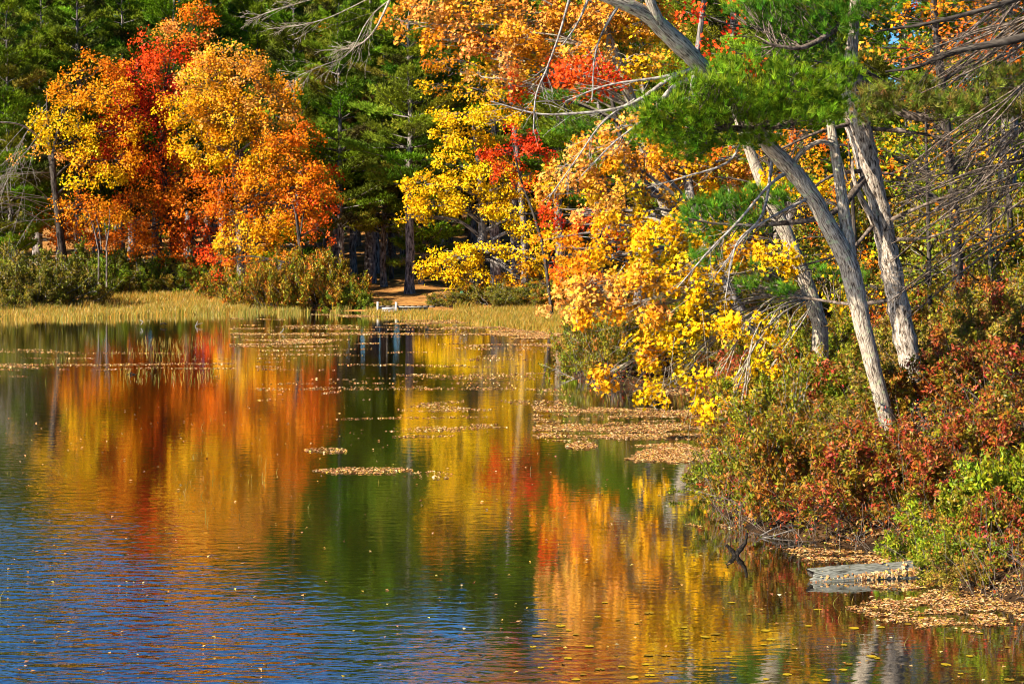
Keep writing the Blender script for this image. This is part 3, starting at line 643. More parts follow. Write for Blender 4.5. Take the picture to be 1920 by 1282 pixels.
rows = [[(1310, 125, 33, 9), (1255, 148, 33, 8), (1200, 186, 33, 7), (1150, 205, 33, 6), (1060, 214, 33, 5), (1000, 212, 33, 3.5), (920, 190, 33, 2)],
        [(1190, 186, 33, 5), (1130, 230, 33, 4), (1080, 300, 33, 3), (1030, 370, 33, 2)],
        [(1290, 150, 33, 12), (1262, 165, 33, 11), (1235, 195, 33, 8), (1200, 240, 33, 3)],
        [(1160, 10, 32.2, 8), (1130, 60, 32.2, 4), (1115, 110, 32.2, 3), (1110, 190, 32.2, 2)],
        [(1110, -20, 32, 7), (1085, 40, 32, 4), (1055, 85, 32, 2.5)],
        [(1075, -30, 32, 6), (1050, 60, 32, 4), (1025, 130, 32, 4), (1005, 180, 32, 3.5), (1000, 250, 32, 2.5)],
        [(1300, 130, 33, 8), (1240, 145, 33, 6), (1140, 160, 33, 4), (1060, 190, 33, 2)],
        [(1345, 165, 33.2, 7), (1250, 200, 33, 4), (1160, 260, 33, 3), (1090, 330, 33, 2)],
        [(1480, 320, 34, 10), (1440, 350, 33.7, 6), (1380, 420, 33.5, 5), (1330, 470, 33.4, 4), (1270, 540, 33.3, 2)],
        [(1450, 285, 34, 8), (1430, 400, 33.5, 5), (1380, 460, 33.4, 4), (1360, 560, 33.3, 2.5)],
        [(1520, 370, 34, 7), (1460, 400, 33.6, 5), (1400, 440, 33.5, 4), (1340, 520, 33.4, 2)],
        [(1400, 230, 33.5, 7), (1370, 300, 33.3, 5), (1290, 330, 33.2, 3.5), (1220, 350, 33.2, 2)]]
for q in rows:
    pp, _ = trunk_px(br, q, 5, 20)
    branch_out(br, pp[None, 4:], np.full((1, 16), .011), 2, [13, 4], .32, (.3, .8), (-.2, .15), .0035, 3)
br.build('branches', M_TWIG, root, base)

tw = G()
P, r = trunk_px(tw, [(1716, 735, 37, 46), (1708, 690, 37, 42), (1690, 600, 37, 42), (1668, 490, 37, 39), (1650, 400, 37, 38), (1630, 320, 37, 42), (1612, 245, 37, 46), (1600, 200, 37, 40),
                     (1592, 150, 37, 30), (1600, 60, 37, 20), (1604, -60, 37, 14), (1606, -260, 37, 10), (1606, -560, 37, 4)], 26, 110, wob=.05, rough=.1)
base = W(1716, 735, 37); base[2] = hgt(base[0], base[1])
root = thing('pine_tree', base, 'foreground pine with scaly trunk and long needled boughs spreading above the leaning tree', 'pine tree')
curves(tw, np.array([[base[0], base[1], base[2]-.2], P[0]]), np.array([r[0]*1.2, r[0]]), 26)
trunk_px(tw, [(1655, 470, 36.95, 14), (1640, 420, 36.8, 14), (1614, 370, 36.7, 11), (1600, 330, 36.7, 8), (1598, 300, 36.8, 4)], 8, 20)
tw.build('trunk', M_BARKB, root, base, smooth=True)
def bough(br, nd, limbrow, blobs, D, dens, pals, length=.155, nb=26, width=.008):
    pp, rr = trunk_px(br, limbrow, 8, 24)
    for b in blobs:
        px, py, rx, ry = b[:4]; dd = D+(b[4] if len(b) > 4 else 0)
        c, E, u = blob_ends((px, py, rx, ry*.9, dd), dens*.95)
        E = E[vn(E[:, 0]*3.1+9, E[:, 2]*5.5+E[:, 1]*2.3) > .27]; ne = len(E)
        if ne < 3: continue
        # twig from the limb to every tuft
        q = pp[np.argmin(np.linalg.norm(pp[None]-E[:, None], axis=2), 1)]
        q = q*.35+pp[np.clip(np.argmin(np.linalg.norm(pp[None]-E[:, None], axis=2), 1)-3, 0, 23)]*.65
        mid = (q+E)/2+R.normal(size=E.shape)*.05; s = E*.6+q*.4; 
        sel = R.random(ne) < .5
        curves(br, np.stack([s, (s+E)/2+R.normal(size=E.shape)*.04, E], 1)[sel], np.repeat([[.007, .005, .004]], sel.sum(), 0), 3)
        s2 = R.random(ne) < .08
        curves(br, np.stack([q, mid-np.array([0, 0, .05]), s], 1)[s2], np.repeat([[.014, .011, .007]], s2.sum(), 0), 4)
        out = unit(E-q)
        # three tufts along every shoot
        for k in range(2):
            ax = unit(out*.6+np.array([-.15, -.15, .75])+R.normal(size=(ne, 3))*.45)
            tufts(nd, E+R.normal(size=E.shape)*np.array([.09, .09, .04]), ax, length*R.uniform(.7, 1.2, ne), width, pal(pals, ne, .28), nb, .95)
LG = [(.19, .33, .012), (.28, .43, .016), (.1, .21, .01)]; OG = [(.22, .28, .025), (.3, .34, .05), (.13, .2, .015), (.3, .2, .05)]; DG = [(.06, .17, .012), (.1, .24, .015), (.15, .3, .015)]
br = G(); nd = G()
bough(br, nd, [(1600, 130, 37, 22), (1520, 215, 36, 18), (1420, 240, 33.6, 14), (1300, 235, 32.6, 9), (1210, 210, 32.4, 4)],
      [(1225, 205, 30, 24, -.6), (1215, 240, 26, 16, -.4), (1420, 262, 60, 16, .5), (1330, 262, 50, 22), (1290, 290, 34, 14), (1360, 128, 30, 14), (1450, 120, 40, 12), (1290, 165, 50, 38, -.6), (1350, 170, 56, 38, -.4), (1420, 170, 56, 36), (1490, 180, 54, 36), (1560, 185, 44, 32, .6), (1320, 215, 60, 30, -.4), (1440, 215, 60, 24), (1230, 245, 36, 30, -.5), (1275, 262, 42, 26, -.4), (1580, 140, 36, 26, .6), (1400, 140, 60, 24), (1345, 150, 40, 26, -.9), (1395, 175, 44, 30, -.6), (1550, 200, 36, 34, .3), (1500, 150, 60, 24), (1260, 210, 50, 36, -.3), (1380, 200, 70, 34), (1520, 215, 60, 26)], 32.7, 300, LG)
bough(br, nd, [(1600, 140, 37, 20), (1700, 215, 36.5, 16), (1800, 215, 36.5, 12), (1900, 190, 36.5, 8), (2000, 150, 36.5, 4)],
      [(1640, 180, 40, 26), (1700, 190, 50, 28), (1770, 200, 56, 30), (1850, 190, 60, 34), (1910, 150, 50, 30), (1960, 170, 50, 30), (1730, 160, 40, 14), (1860, 140, 40, 20), (1640, 210, 40, 22), (1800, 215, 60, 22), (1900, 200, 50, 30)], 35.6, 260, OG)
bough(br, nd, [(1625, 330, 37, 14), (1560, 400, 36, 12), (1450, 420, 35.6, 9), (1350, 420, 35.4, 5), (1290, 410, 35.2, 3)],
      [(1310, 395, 34, 24), (1370, 385, 46, 24), (1440, 370, 44, 24), (1330, 430, 40, 30), (1400, 420, 40, 22), (1325, 475, 26, 22), (1500, 350, 24, 12)], 35.6, 260, DG)
bough(br, nd, [(1602, 20, 37, 18), (1560, 60, 36.4, 12), (1500, 90, 36, 9), (1430, 80, 35.8, 4)],
      [(1440, 35, 44, 22), (1500, 60, 50, 34), (1450, 100, 50, 16), (1560, 40, 44, 36), (1600, 20, 34, 36), (1400, 15, 44, 20), (1540, 100, 40, 22), (1480, 5, 60, 20), (1660, 10, 30, 30)], 36.4, 260, DG)
bough(br, nd, [(1690, 560, 37, 9), (1600, 570, 37.5, 7), (1520, 560, 38, 5), (1410, 550, 38, 3)],
      [(1420, 535, 36, 18), (1470, 545, 30, 14), (1545, 510, 24, 14), (1600, 520, 30, 20), (1400, 500, 20, 10)], 38, 200, DG)
for (lx, ly, dx) in [(1602, -120, -230), (1604, -170, 250), (1604, -300, -200), (1605, -340, 230), (1606, -470, -150), (1606, -500, 170)]:
    bough(br, nd, [(lx, ly, 37, 12), (lx+dx*.5, ly-20, 37, 8), (lx+dx, ly-10, 37, 3)], [(lx+dx*.3, ly-15, 80, 40), (lx+dx*.7, ly-20, 90, 45), (lx+dx*1.0, ly-10, 70, 40)], 37, 60, DG+LG, .2, 12, .02)
# dead lower branches fanning down
rows = [[(1605, 230, 37, 10), (1530, 250, 36.4, 6), (1420, 300, 36, 3)], [(1625, 320, 37, 10), (1560, 330, 36.5, 6), (1490, 380, 36, 3), (1440, 430, 36, 2)],
        [(1640, 420, 36.8, 9), (1590, 470, 36.6, 6), (1500, 500, 36.4, 3)], [(1620, 240, 37, 10), (1720, 250, 37, 6), (1820, 270, 37, 3)],
        [(1655, 420, 37, 10), (1720, 390, 36.6, 7), (1800, 360, 36.3, 5), (1900, 330, 36, 3)], [(1660, 450, 37, 9), (1760, 440, 36.5, 5), (1860, 380, 36, 3)]]
for q in rows:
    pp, _ = trunk_px(br, q, 5, 20); branch_out(br, pp[None, 3:], np.full((1, 17), .011), 2, [14, 4], .38, (.3, .9), (-.3, .05), .0035, 3)
br.build('branches', M_TWIGB, root, base); nd.build('crown', M_NEEDLE, root, base)

# small pine behind the maples whose boughs show through
tw = G(); nd = G(); P, r = trunk_px(tw, [(1250, 620, 68, 16), (1200, 400, 68, 12), (1150, 200, 68, 8), (1140, 100, 68, 4)], 8, 20)
base = P[0].copy(); base[2] = hgt(base[0], base[1])
root = thing('pine_tree', base, 'young pine whose dark green boughs show through gaps in the peach maples', 'pine tree')
bough(tw, nd, [(1160, 230, 68, 8), (1110, 205, 67, 6), (1060, 190, 66, 4), (1010, 190, 66, 2)], [(1040, 180, 30, 12), (1085, 175, 34, 14), (1060, 235, 40, 12), (1110, 245, 26, 12)], 58.5, 60, DG, .2, 14, .016)
bough(tw, nd, [(1190, 360, 68, 8), (1130, 370, 66, 5), (1080, 375, 66, 3)], [(1085, 370, 30, 14), (1120, 385, 26, 12), (1140, 340, 20, 10)], 58.5, 60, DG, .2, 14, .016)
tw.build('trunk', M_BARKD, root, base, smooth=True); nd.build('crown', M_NEEDLE, root, base)

# leafless tangle on the right
tw = G(); P, r = trunk_px(tw, [(2080, 560, 36, 40), (2060, 300, 36, 34), (2040, 0, 36, 28), (2030, -150, 36, 20)], 12, 24)
base = P[0].copy(); base[2] = hgt(base[0], base[1])
root = thing('bare_tree', base, 'leafless tree whose dense spray of grey dead branches reaches in above the near bank', 'tree')
curves(tw, np.array([[base[0], base[1], base[2]-.2], P[0]]), np.array([r[0]*1.2, r[0]]), 12)
tw.build('trunk', M_BARKD, root, base, smooth=True)
br = G()
for k in range(60):
    y0 = R.uniform(-60, 430); d0 = 36+R.uniform(-1.2, 1.6); xe = R.uniform(1660, 1850); ye = y0+R.uniform(60, 190)
    q = [(2050, y0-60, 36, 6.5), (1950, y0-10, (36+d0)/2, 4), ((1950+xe)/2, (y0+ye)/2-10+R.normal()*12, d0, 3.5), (xe, ye, d0, 1.6)]
    pp, _ = trunk_px(br, q, 4, 18); branch_out(br, pp[None, 4:], np.full((1, 14), .011), 2, [10, 4], .3, (.3, .8), (-.25, .1), .0035, 3)
br.build('branches', M_TWIGB, root, base); br = G()
for q in ([(2060, 20, 36, 22), (1920, 70, 35.5, 16), (1800, 95, 35.5, 12), (1720, 125, 35.5, 7), (1660, 135, 35.5, 4)], [(2050, -60, 36, 22), (1900, 0, 35, 12), (1760, 40, 35, 8), (1640, 60, 35, 3)]):
    pp, _ = trunk_px(br, q, 8, 30); branch_out(br, pp[None, 4:], np.full((1, 26), .018), 2, [16, 4], .3, (.3, .8), (-.2, .2), .004, 3)
br.build('limbs', M_BARKD, root, base)

# leafless grey tree at the left bank
tw = G(); P, r = trunk_px(tw, [(126, 520, 119.5, 11), (112, 420, 119.5, 11), (98, 330, 119.5, 9), (90, 230, 119.5, 5), (88, 170, 119.5, 3)], 8, 30)
base = P[0].copy(); base[2] = hgt(base[0], base[1])
root = thing('bare_tree', base, 'leafless grey tree sweeping its branches down towards the olive bushes on the far shore', 'tree')
curves(tw, np.array([[base[0], base[1], base[2]-.2], P[0]]), np.array([r[0]*1.2, r[0]]), 8)
tw.build('trunk', M_BARKD, root, base, smooth=True)
br = G()
trunk_px(br, [(95, 285, 119, 4), (62, 248, 116, 4), (30, 232, 115, 3), (-20, 229, 114, 3)], 5, 16)
for k in range(20):
    i = R.integers(6, 27); a = P[i]; e = W(R.uniform(-110, 30), R.uniform(330, 490), 114+R.uniform(-2, 2)); mid = (a+e)/2+np.array([0, 0, R.uniform(.2, 1.0)])
    q = smooth_path([[*a, 0], [*mid, 0], [*e, 0]], 14)[:, :3]; curves(br, q, np.linspace(.02, .008, 14), 4)
    branch_out(br, q[None, 3:], np.full((1, 11), .011), 2, [9, 3], .3, (.25, .6), (-.2, .1), .0055, 3)
br.build('branches', M_TWIG, root, base)

# pale thin stems
tw = G()
for (a, b, w) in [((185, 470), (166, 400), 3), ((190, 468), (178, 396), 2.6), ((198, 470), (206, 392), 3.2), ((200, 468), (194, 410), 2.4)]:
    trunk_px(tw, [(*a, 116, w), ((a[0]+b[0])/2+2, (a[1]+b[1])/2, 116, w*.8), (*b, 116, w*.5)], 6, 12)
base = W(192, 500, 116); base[2] = hgt(base[0], base[1])
root = thing('birch_clump', base, 'clump of thin pale leaning stems under the red maple', 'tree')
for x_ in (185, 200):
    b0 = W(x_, 470, 116); curves(tw, np.array([[b0[0], b0[1], base[2]-.1], b0]), np.array([.055, .045]), 6)
tw.build('trunk', M_BARKF, root, base, smooth=True)
tf = G(); C = np.array([W(R.uniform(165, 225), R.uniform(385, 420), 116) for _ in range(160)])
leaves(tf, C, unit(R.normal(size=(160, 3))+np.array([0, -.5, .6])), .14, pal(DORG, 160)); tf.build('crown', M_LEAF, root, base)

# ------------------------------------------------------------------ shrubs
def make_shrub(pals, n, size, stems=20, name='shrub', twigmat=M_TWIGB, kind='oval', twr=.006, loose=.0):
    """about 1 m radius, 1.3 m tall"""
    tw = G(); lf = G()
    az = R.random(stems)*6.283; el = R.uniform(.25, 1.45, stems)
    d = np.stack([np.cos(az)*np.cos(el), np.sin(az)*np.cos(el), np.sin(el)], 1)
    P0 = np.stack([np.cos(az)*.25, np.sin(az)*.25, np.zeros(stems)-.1], 1)*R.random((stems, 1))
    P0[:, 2] = -.15
    Q = bend(P0, d, R.uniform(.9, 1.45, stems), R.uniform(-.25, .1, stems), 7, .08)
    curves(tw, Q, np.repeat(twr*1.6*np.linspace(1, .5, 7)[None], stems, 0), 3)
    Q2 = branch_out(tw, Q, np.full((stems, 7), twr*1.4), 1, [9], .42, (.4, 1.0), (-.1, .25), twr*.6, 3, start=.3)
    m = len(Q2); cc = pal(pals, m, .2)
    Q3 = branch_out(tw, Q2, np.full((m, 5), twr), 1, [3], .5, (.4, 1.0), (-.1, .2), twr*.5, 3)
    allq = np.concatenate([Q2, Q3]); ac = np.concatenate([cc, np.repeat(cc, 3, 0)[:len(Q3)] if len(Q3) <= 3*m else pal(pals, len(Q3))])
    i = R.integers(0, len(allq), n); t = R.uniform(.2, 1, n)*4; j = np.minimum(t.astype(int), 3)
    C = allq[i, j]+(allq[i, j+1]-allq[i, j])*(t-j)[:, None]+R.normal(size=(n, 3))*(.035+loose)
    ok = C[:, 2] > -.1; C = C[ok]; i = i[ok]; n = len(C)
    leaves(lf, C, unit(R.normal(size=(n, 3))+np.array([-.3, -.4, .7])), size*R.uniform(.6, 1.3, n), ac[i]*.6+pal(pals, n, .25)*.4, kind)
    root = thing(name, (0, 0, 0), 'x', 'shrub')
    tw.build('stems', twigmat, root); lf.build('foliage', M_SHRUB, root)
    return root
FOL = [(.19, .22, .014), (.28, .27, .016), (.1, .14, .01), (.3, .18, .02), (.16, .12, .03)]
FGR = [(.16, .28, .012), (.27, .37, .015), (.09, .16, .008), (.22, .2, .015)]
FOR_ = [(.7, .15, .012), (.18, .26, .012), (.09, .15, .008), (.5, .28, .015), (.36, .08, .015), (.32, .34, .015)]
SH = {}
SHP = dict(rust=(RUST+RUST+OLIV, 9500, .062), crim=(CRIM+CRIM+RUST+OLIV, 9000, .064), oliv=(OLIV+OLIV+RUST, 9500, .058), grn=(GRN+OLIV, 8200, .068), ygrn=(YGRN+YGRN+GRN+OLIV+RUST[:1], 7000, .08), brn=(BRN+OLIV, 8500, .06),
           folv=(FOL, 11000, .058), fgrn=(FGR, 10500, .06), forg=(FOR_, 9500, .066), fyel=([(.36, .26, .02), (.24, .17, .02)]+FOL, 8500, .06))
used_s = set()
def put_shrub(kind, x, y, rad, ht, label, group=None, dz=0.0):
    if kind not in SH:
        pl, n, s = SHP[kind]; SH[kind] = make_shrub(pl, n, s, twr=.009 if kind[0] == 'f' else .006, twigmat=M_TWIG if kind in ('folv', 'oliv') else M_TWIGB)
    rz = R.random()*6.28; z = float(hgt(x, y)); z = max(z, 0)+dz
    if kind in used_s: return copy_tree(SH[kind], (x, y, z), rz, (rad, rad, ht/1.3), label, group)
    used_s.add(kind); o = SH[kind]; o.location = (x, y, z); o.rotation_euler = (0, 0, rz); o.scale = (rad, rad, ht/1.3); o['label'] = label
    if group: o['group'] = group
    return o
def ps(kind, px, D, rad, ht, label, group=None, dz=0.0): put_shrub(kind, (px-960)*D/F, D, rad, ht, label, group, dz)
# far shore
for a in [
    ('folv', 20, 106, 2.2, 2.7, 'olive brown bush at the shore by the edge of the picture'), ('folv', 95, 107, 2.1, 2.9, 'grey olive bush on the far shore, second from the edge of the picture'),
    ('folv', 60, 109, 2.2, 3.0, 'tallest grey olive bush of the thicket at the edge of the picture'), ('folv', 210, 122, 2.0, 2.8, 'olive bush behind the pale thin stems'), ('folv', 330, 122, 2.0, 2.6, 'olive bush at the back under the red maple'), ('fgrn', 425, 120, 1.6, 2.2, 'dark green bush in the shade behind the inlet'), ('folv', -50, 107, 2.2, 2.8, 'olive bush cut by the edge of the picture'), ('fyel', 60, 104.5, 1.3, 1.5, 'low yellow tinged bush in front of the olive bushes'),
    ('folv', 135, 110, 1.5, 2.1, 'olive bush sloping down to the straw coloured grass'), ('fgrn', 185, 119, 1.9, 2.6, 'bright green bush right of the olive thicket behind the grass'),
    ('folv', 240, 120, 2.0, 2.5, 'grey green bush under the red maple'), ('fgrn', 300, 119.5, 1.9, 2.1, 'green bush under the red maple near the straw grass'),
    ('forg', 468, 108, 1.2, 2.0, 'dark russet bush directly under the lowest golden leaves by the inlet'), ('fyel', 345, 118.5, 1.5, 1.7, 'yellowish low bush in front of the red maple trunk'), ('fgrn', 395, 119, 1.7, 2.0, 'green bush below the drooping golden leaves'),
    ('fgrn', 445, 110.5, .8, .8, 'small dark green bush at the inlet beside the red leaved bush'), ('forg', 440, 117, 1.5, 2.4, 'red and green bush in shade left of the rounded bush by the inlet'),
    ('forg', 510, 106, 1.35, 2.1, 'rounded bush with orange and green leaves at the waterline'), ('forg', 560, 106.5, 1.7, 2.7, 'tall mixed orange and green bush at the waterline'),
    ('forg', 610, 106, 1.6, 2.2, 'mixed green and russet bush halfway to the dock'), ('fgrn', 652, 105.5, 1.0, 1.5, 'dark green bush beside the dock'), ('forg', 630, 110, 1.6, 2.5, 'russet bush in shade behind the dark green bush by the dock'),
    ('fyel', 722, 105.6, .5, .5, 'small yellow green bush directly behind the white dock boards'),
    ('folv', 850, 107, 1.2, 1.1, 'low olive bush at the end of the dock'), ('forg', 885, 108, 1.2, 1.3, 'russet bush at the foot of the yellow maple'), ('folv', 930, 106.5, 1.5, 1.5, 'grey green bush in front of the canoe'),
    ('folv', 975, 106, 1.3, 1.3, 'grey green bush right of the canoe'), ('fgrn', 1020, 107, 1.4, 1.2, 'dark green bush in shade at the end of the marsh grass'),
    ('forg', 1065, 106, 1.6, 1.5, 'dark bush behind the peach leaves hanging over the marsh grass'),
]: ps(*(a[:3]+(a[3]*1.08, a[4]*(1.25 if a[1] < 640 else 1.0))+a[5:]))
# near bank: point with the bushes that hang over the water
for a in [
    ('oliv', 1100, 60, .95, 1.9, 'olive green bush on the point with red flecks, farthest out on the near bank'), ('oliv', 1150, 58.5, 1.0, 1.7, 'olive bush below the yellow maple leaves'),
    ('brn', 1085, 63, .8, 1.7, 'brownish bush at the tip of the point beside the marsh grass'), ('grn', 1120, 61.5, .9, 2.1, 'green bush on the point touching the peach leaves'), ('oliv', 1210, 59.5, 1.1, 1.6, 'dark olive bush in the shade of the yellow maple'),
    ('grn', 1290, 60, 1.2, 1.7, 'green bush at the back of the little cove'), ('oliv', 1350, 60, 1.2, 1.9, 'olive bush at the back of the little cove by the yellow sprays'),
    ('crim', 1400, 55, 1.1, 1.6, 'crimson bush beside the yellow sprays over the cove'), ('crim', 1385, 50, .9, 1.3, 'dark red bush at the inner corner of the cove'),
    ('rust', 1440, 47, 1.1, 1.4, 'rusty bush just left of the leaning trunk'), ('rust', 1500, 43, 1.2, 1.5, 'rusty orange bush with tangled stems before the leaning trunk'),
    ('crim', 1420, 40, .8, 1.15, 'crimson leaved bush overhanging the water at the end of the leaf mat'), ('rust', 1460, 36.5, .9, 1.2, 'rusty bush with bright red tips at the shore'),
    ('grn', 1380, 34.5, .7, 1.0, 'green leaved bush leaning out over the water'), ('crim', 1410, 33.5, .75, 1.1, 'red and green bush above the forked stick'),
    ('oliv', 1465, 31.9, 1.0, 1.45, 'olive brown bush above the forked stick and its twigs'), ('rust', 1530, 30.9, 1.05, 1.6, 'russet bush above the leaf mat behind the log'),
    ('crim', 1620, 30.2, 1.05, 1.3, 'dark crimson bush above the weathered log'), ('rust', 1540, 34, 1.0, .95, 'broad rusty bush in the middle of the near bank'),
    ('crim', 1620, 33, .9, .6, 'crimson bush below the foot of the leaning trunk'), ('crim', 1700, 30.3, 1.0, 1.3, 'crimson bush left of the yellow green bush'),
    ('brn', 1590, 36.5, .9, .9, 'brown bush hiding the foot of the leaning trunk'), ('rust', 1760, 34.5, 1.1, 1.3, 'rusty bush below the scaly pine trunk'), ('crim', 1850, 34, 1.1, 1.3, 'dark red bush at the edge of the picture above the yellow green bushes'),
    ('ygrn', 1800, 28.2, .7, .9, 'yellow green bush with large pale leaves behind the leaf mat'), ('ygrn', 1900, 28, .8, 1.35, 'lush lime green bush at the edge of the picture'),
    ('ygrn', 1740, 27.3, .55, .75, 'small yellow green bush beside the log end'), ('grn', 1815, 26.4, .5, .65, 'green bush low at the water beside the leaf mat'), ('crim', 1880, 26.8, .65, .95, 'small crimson bush at the water in the corner of the bank'),
    ('brn', 1800, 26.0, .45, .5, 'low brown bush at the water in front of the green bush'), ('crim', 1840, 30.5, .9, 1.2, 'dark red bush behind the lime green bush'), ('rust', 1950, 30.5, 1.0, 1.4, 'russet bush cut by the edge of the picture'),
    ('grn', 1970, 27.2, .8, 1.1, 'green bush cut by the edge of the picture near the water'),
]: ps(*a)
gl = 'mixed brown and olive undergrowth bush on the wooded slope behind the two trunks'
for k in range(30):
    px = R.uniform(1430, 1960); D = R.uniform(38, 52)
    ps(['rust', 'oliv', 'crim', 'brn', 'grn'][k % 5], px, D, R.uniform(.9, 1.3), R.uniform(1.1, 1.7), gl, 'bushes on the wooded slope')
for k in range(22):
    px = R.uniform(1380, 2000); D = R.uniform(53, 72)
    ps(['oliv', 'grn', 'brn'][k % 3], px, D, R.uniform(1.3, 2.2), R.uniform(1.8, 3.6), 'tall thicket bush far up the shaded slope', 'tall thicket up the slope')

# undergrowth covering the slope
g = G(); n = 110000
y = R.uniform(23, 60, n); x = R.uniform(1.5, 22, n); d = sdist(x, y); ok = (d > -.12) & (x < y*.27+.6) & (y < 62); x, y = x[ok], y[ok]; n = len(x)
xe_ = R.uniform(2.5, 8, 26000); ye_ = R.uniform(23.5, 45, 26000); de_ = sdist(xe_, ye_); oe_ = (de_ > -.15) & (de_ < .9); x = np.concatenate([x, xe_[oe_]]); y = np.concatenate([y, ye_[oe_]]); n = len(x)
hz = hgt(x, y); top = .25+.45*fbm(x*1.3, y*1.3); z = hz+top*R.random(n)**.6
cm = vn(x*.8+9, y*.8)[:, None]; cols = np.where(cm > .5, pal(RUST+BRN, n, .2), pal(OLIV+CRIM, n, .2))
leaves(g, np.stack([x, y, z], 1), unit(R.normal(size=(n, 3))+np.array([-.3, -.3, .8])), R.uniform(.035, .075, n), cols, 'oval')
ns_ = 5000; i = R.integers(0, n, ns_); P0 = np.stack([x[i], y[i], hz[i]-.05], 1)
Q = bend(P0, unit(np.array([-.15, 0, .8])+R.normal(size=(ns_, 3))*.55), R.uniform(.35, 1.0, ns_), R.uniform(-.3, .1, ns_), 4, .08)
curves(g, Q, np.repeat([[.006, .005, .004, .003]], ns_, 0), 3, np.array([[.22, .17, .13]]))
tag(g.build('undergrowth', M_SHRUB), 'low rusty and olive undergrowth covering the near bank', 'undergrowth', kind='stuff')

# ------------------------------------------------------------------ marsh grass and reeds
g = G()
def sedge(n, fx, hmin, hmax, wid, cols, lean=.22):
    x, y, ok = fx(n); x, y = x[ok], y[ok]; n = len(x)
    z = np.maximum(hgt(x, y), -.06); h = R.uniform(hmin, hmax, n)*(.55+.9*vn(x*.9+4, y*.5))
    a = R.random(n)*6.28; w = np.stack([np.cos(a), np.sin(a)*.4, np.zeros(n)], 1)*wid*.5
    b = np.stack([x, y, z], 1); ln = R.normal(size=(n, 3))*lean*h[:, None]; ln[:, 2] = 0; ln[:, 0] += .08*h
    m_ = b+np.array([0, 0, .6])*h[:, None]+ln*.35; t = b+np.array([0, 0, 1.])*h[:, None]+ln
    v = np.stack([b-w, b+w, m_+w*.8, m_-w*.8], 1); g.add(v, np.arange(n*4).reshape(n, 4), c := pal(cols, n, .15))
    g.add(np.stack([m_-w*.8, m_+w*.8, t], 1), np.arange(n*3).reshape(n, 3), c)
STRAW = [(.62, .29, .025), (.7, .38, .05), (.42, .25, .02), (.3, .28, .02)]; GST = [(.24, .26, .03), (.46, .31, .04), (.36, .24, .03)]
def f1(n):  # left strip in front of the bushes and the bay of grass
    x = R.uniform(-30, -13, n); y = R.uniform(93, 118, n); px = 960+F*x/y
    lim = np.where(px < 150, 106, 118); near = 94.5+1.2*vn(x*.8, y*0)+np.clip((px-150)/280, 0, 1)*6
    return x, y, (px < 470) & (y < lim) & (y > near)
sedge(54000, f1, .14, .4, .028, STRAW+GST)
def f2(n):  # marsh before the dock, widening to the right
    x = R.uniform(-8, 3.2, n); y = R.uniform(82, 106, n); px = 960+F*x/y
    near = np.interp(px, [640, 700, 850, 960, 1060, 1100], [100.5, 98, 94, 87, 83, 82])+1.5*(vn(x*1.5, y*.3)-.5)
    return x, y, (y > near) & (y < np.where(px < 850, 101.5, 105.5)) & (px > 690)
sedge(46000, f2, .16, .4, .026, STRAW+GST, .3)
def f3(n):
    x = R.uniform(-15, -6, n); y = R.uniform(99, 108, n); return x, y, vn(x*1.2, y*.7) > .55
sedge(6000, f3, .15, .35, .025, GST)
tag(g.build('marsh_grass', M_GRASS), 'straw coloured marsh grass along the far waterline', 'grass', kind='stuff')
g = G()
def f4(n):
    x = R.uniform(-20, -7, n); y = R.uniform(58, 80, n); px = 960+F*x/y; pr = np.clip(1-abs(px-300)/260, 0, 1)
    return x, y, (vn(x*.7, y*.35)*.7+pr*.5 > .72) & (px < 440)
sedge(3600, f4, .08, .3, .012, GST, .25)
def f5(n):
    x = R.uniform(-9.5, -3.5, n); y = R.uniform(32, 42, n); px = 960+F*x/y
    return x, y, ((px < 130) & (y < 38) & (y > 33) | (px > 330) & (px < 520) & (y > 34)) & (vn(x*1.5, y*.8) > .5)
sedge(800, f5, .06, .2, .008, GST, .3)
def f6(n):
    x = R.uniform(-20, 3, n); y = R.uniform(24, 90, n); return x, y, vn(x*.4+3, y*.4) > .6
sedge(500, f6, .06, .22, .007, GST, .3)
def f7(n):
    x = R.uniform(3.4, 5, n); y = R.uniform(22.5, 25.5, n); return x, y, x > -9
sedge(60, f7, .08, .2, .006, GST, .5)
tag(g.build('reeds', M_GRASS), 'thin sparse reeds standing in the dark water', 'reeds', kind='stuff')

# grassy clumps on the near edge of the cove
# ------------------------------------------------------------------ floating leaves and pads
g = G()
def mat_(x0, x1, y0, y1, n, size, thr, fx, fy, cols, edge=True):
    """rows y0..y1 of the photo give the distances; positions are spread on the real water surface"""
    Da, Db = Dw(y1), Dw(y0); y = R.uniform(Da, Db, n); px = R.uniform(x0, x1, n); x = (px-960)*y/F
    u = (px-x0)/(x1-x0)*2-1; v = (y-Da)/(Db-Da)*2-1
    e = np.clip(1.25-(u*u+v*v)*.75, 0, 1) if edge else 1
    wx = x+2.5*vn(x*.5+31, y*.23); wy = y+3.5*vn(x*.21+5, y*.3+9); sd_ = sdist(x, y)
    ok = ((fbm(wx*fx, wy*fy)*.75+.25*vn(wx*fx*7, wy*fy*3))*e > thr) & (sd_ < .95); x, y = x[ok], y[ok]; n = len(x)
    z = .004+R.random(n)*.012+np.where(sd_[ok] > 0, np.maximum(hgt(x, y), 0), 0); nr = unit(np.stack([R.normal(size=n)*.16, R.normal(size=n)*.16, np.ones(n)], 1))
    leaves(g, np.stack([x, y, z], 1), nr, size*R.uniform(.6, 1.25, n), pal(cols, n, .2), 'quad')
FL = [(.62, .33, .12), (.75, .44, .17), (.5, .2, .07), (.72, .42, .07), (.3, .12, .05), (.85, .58, .3)]
mat_(430, 1066, 588, 650, 60000, .085, .6, .13, .8, FL, False)
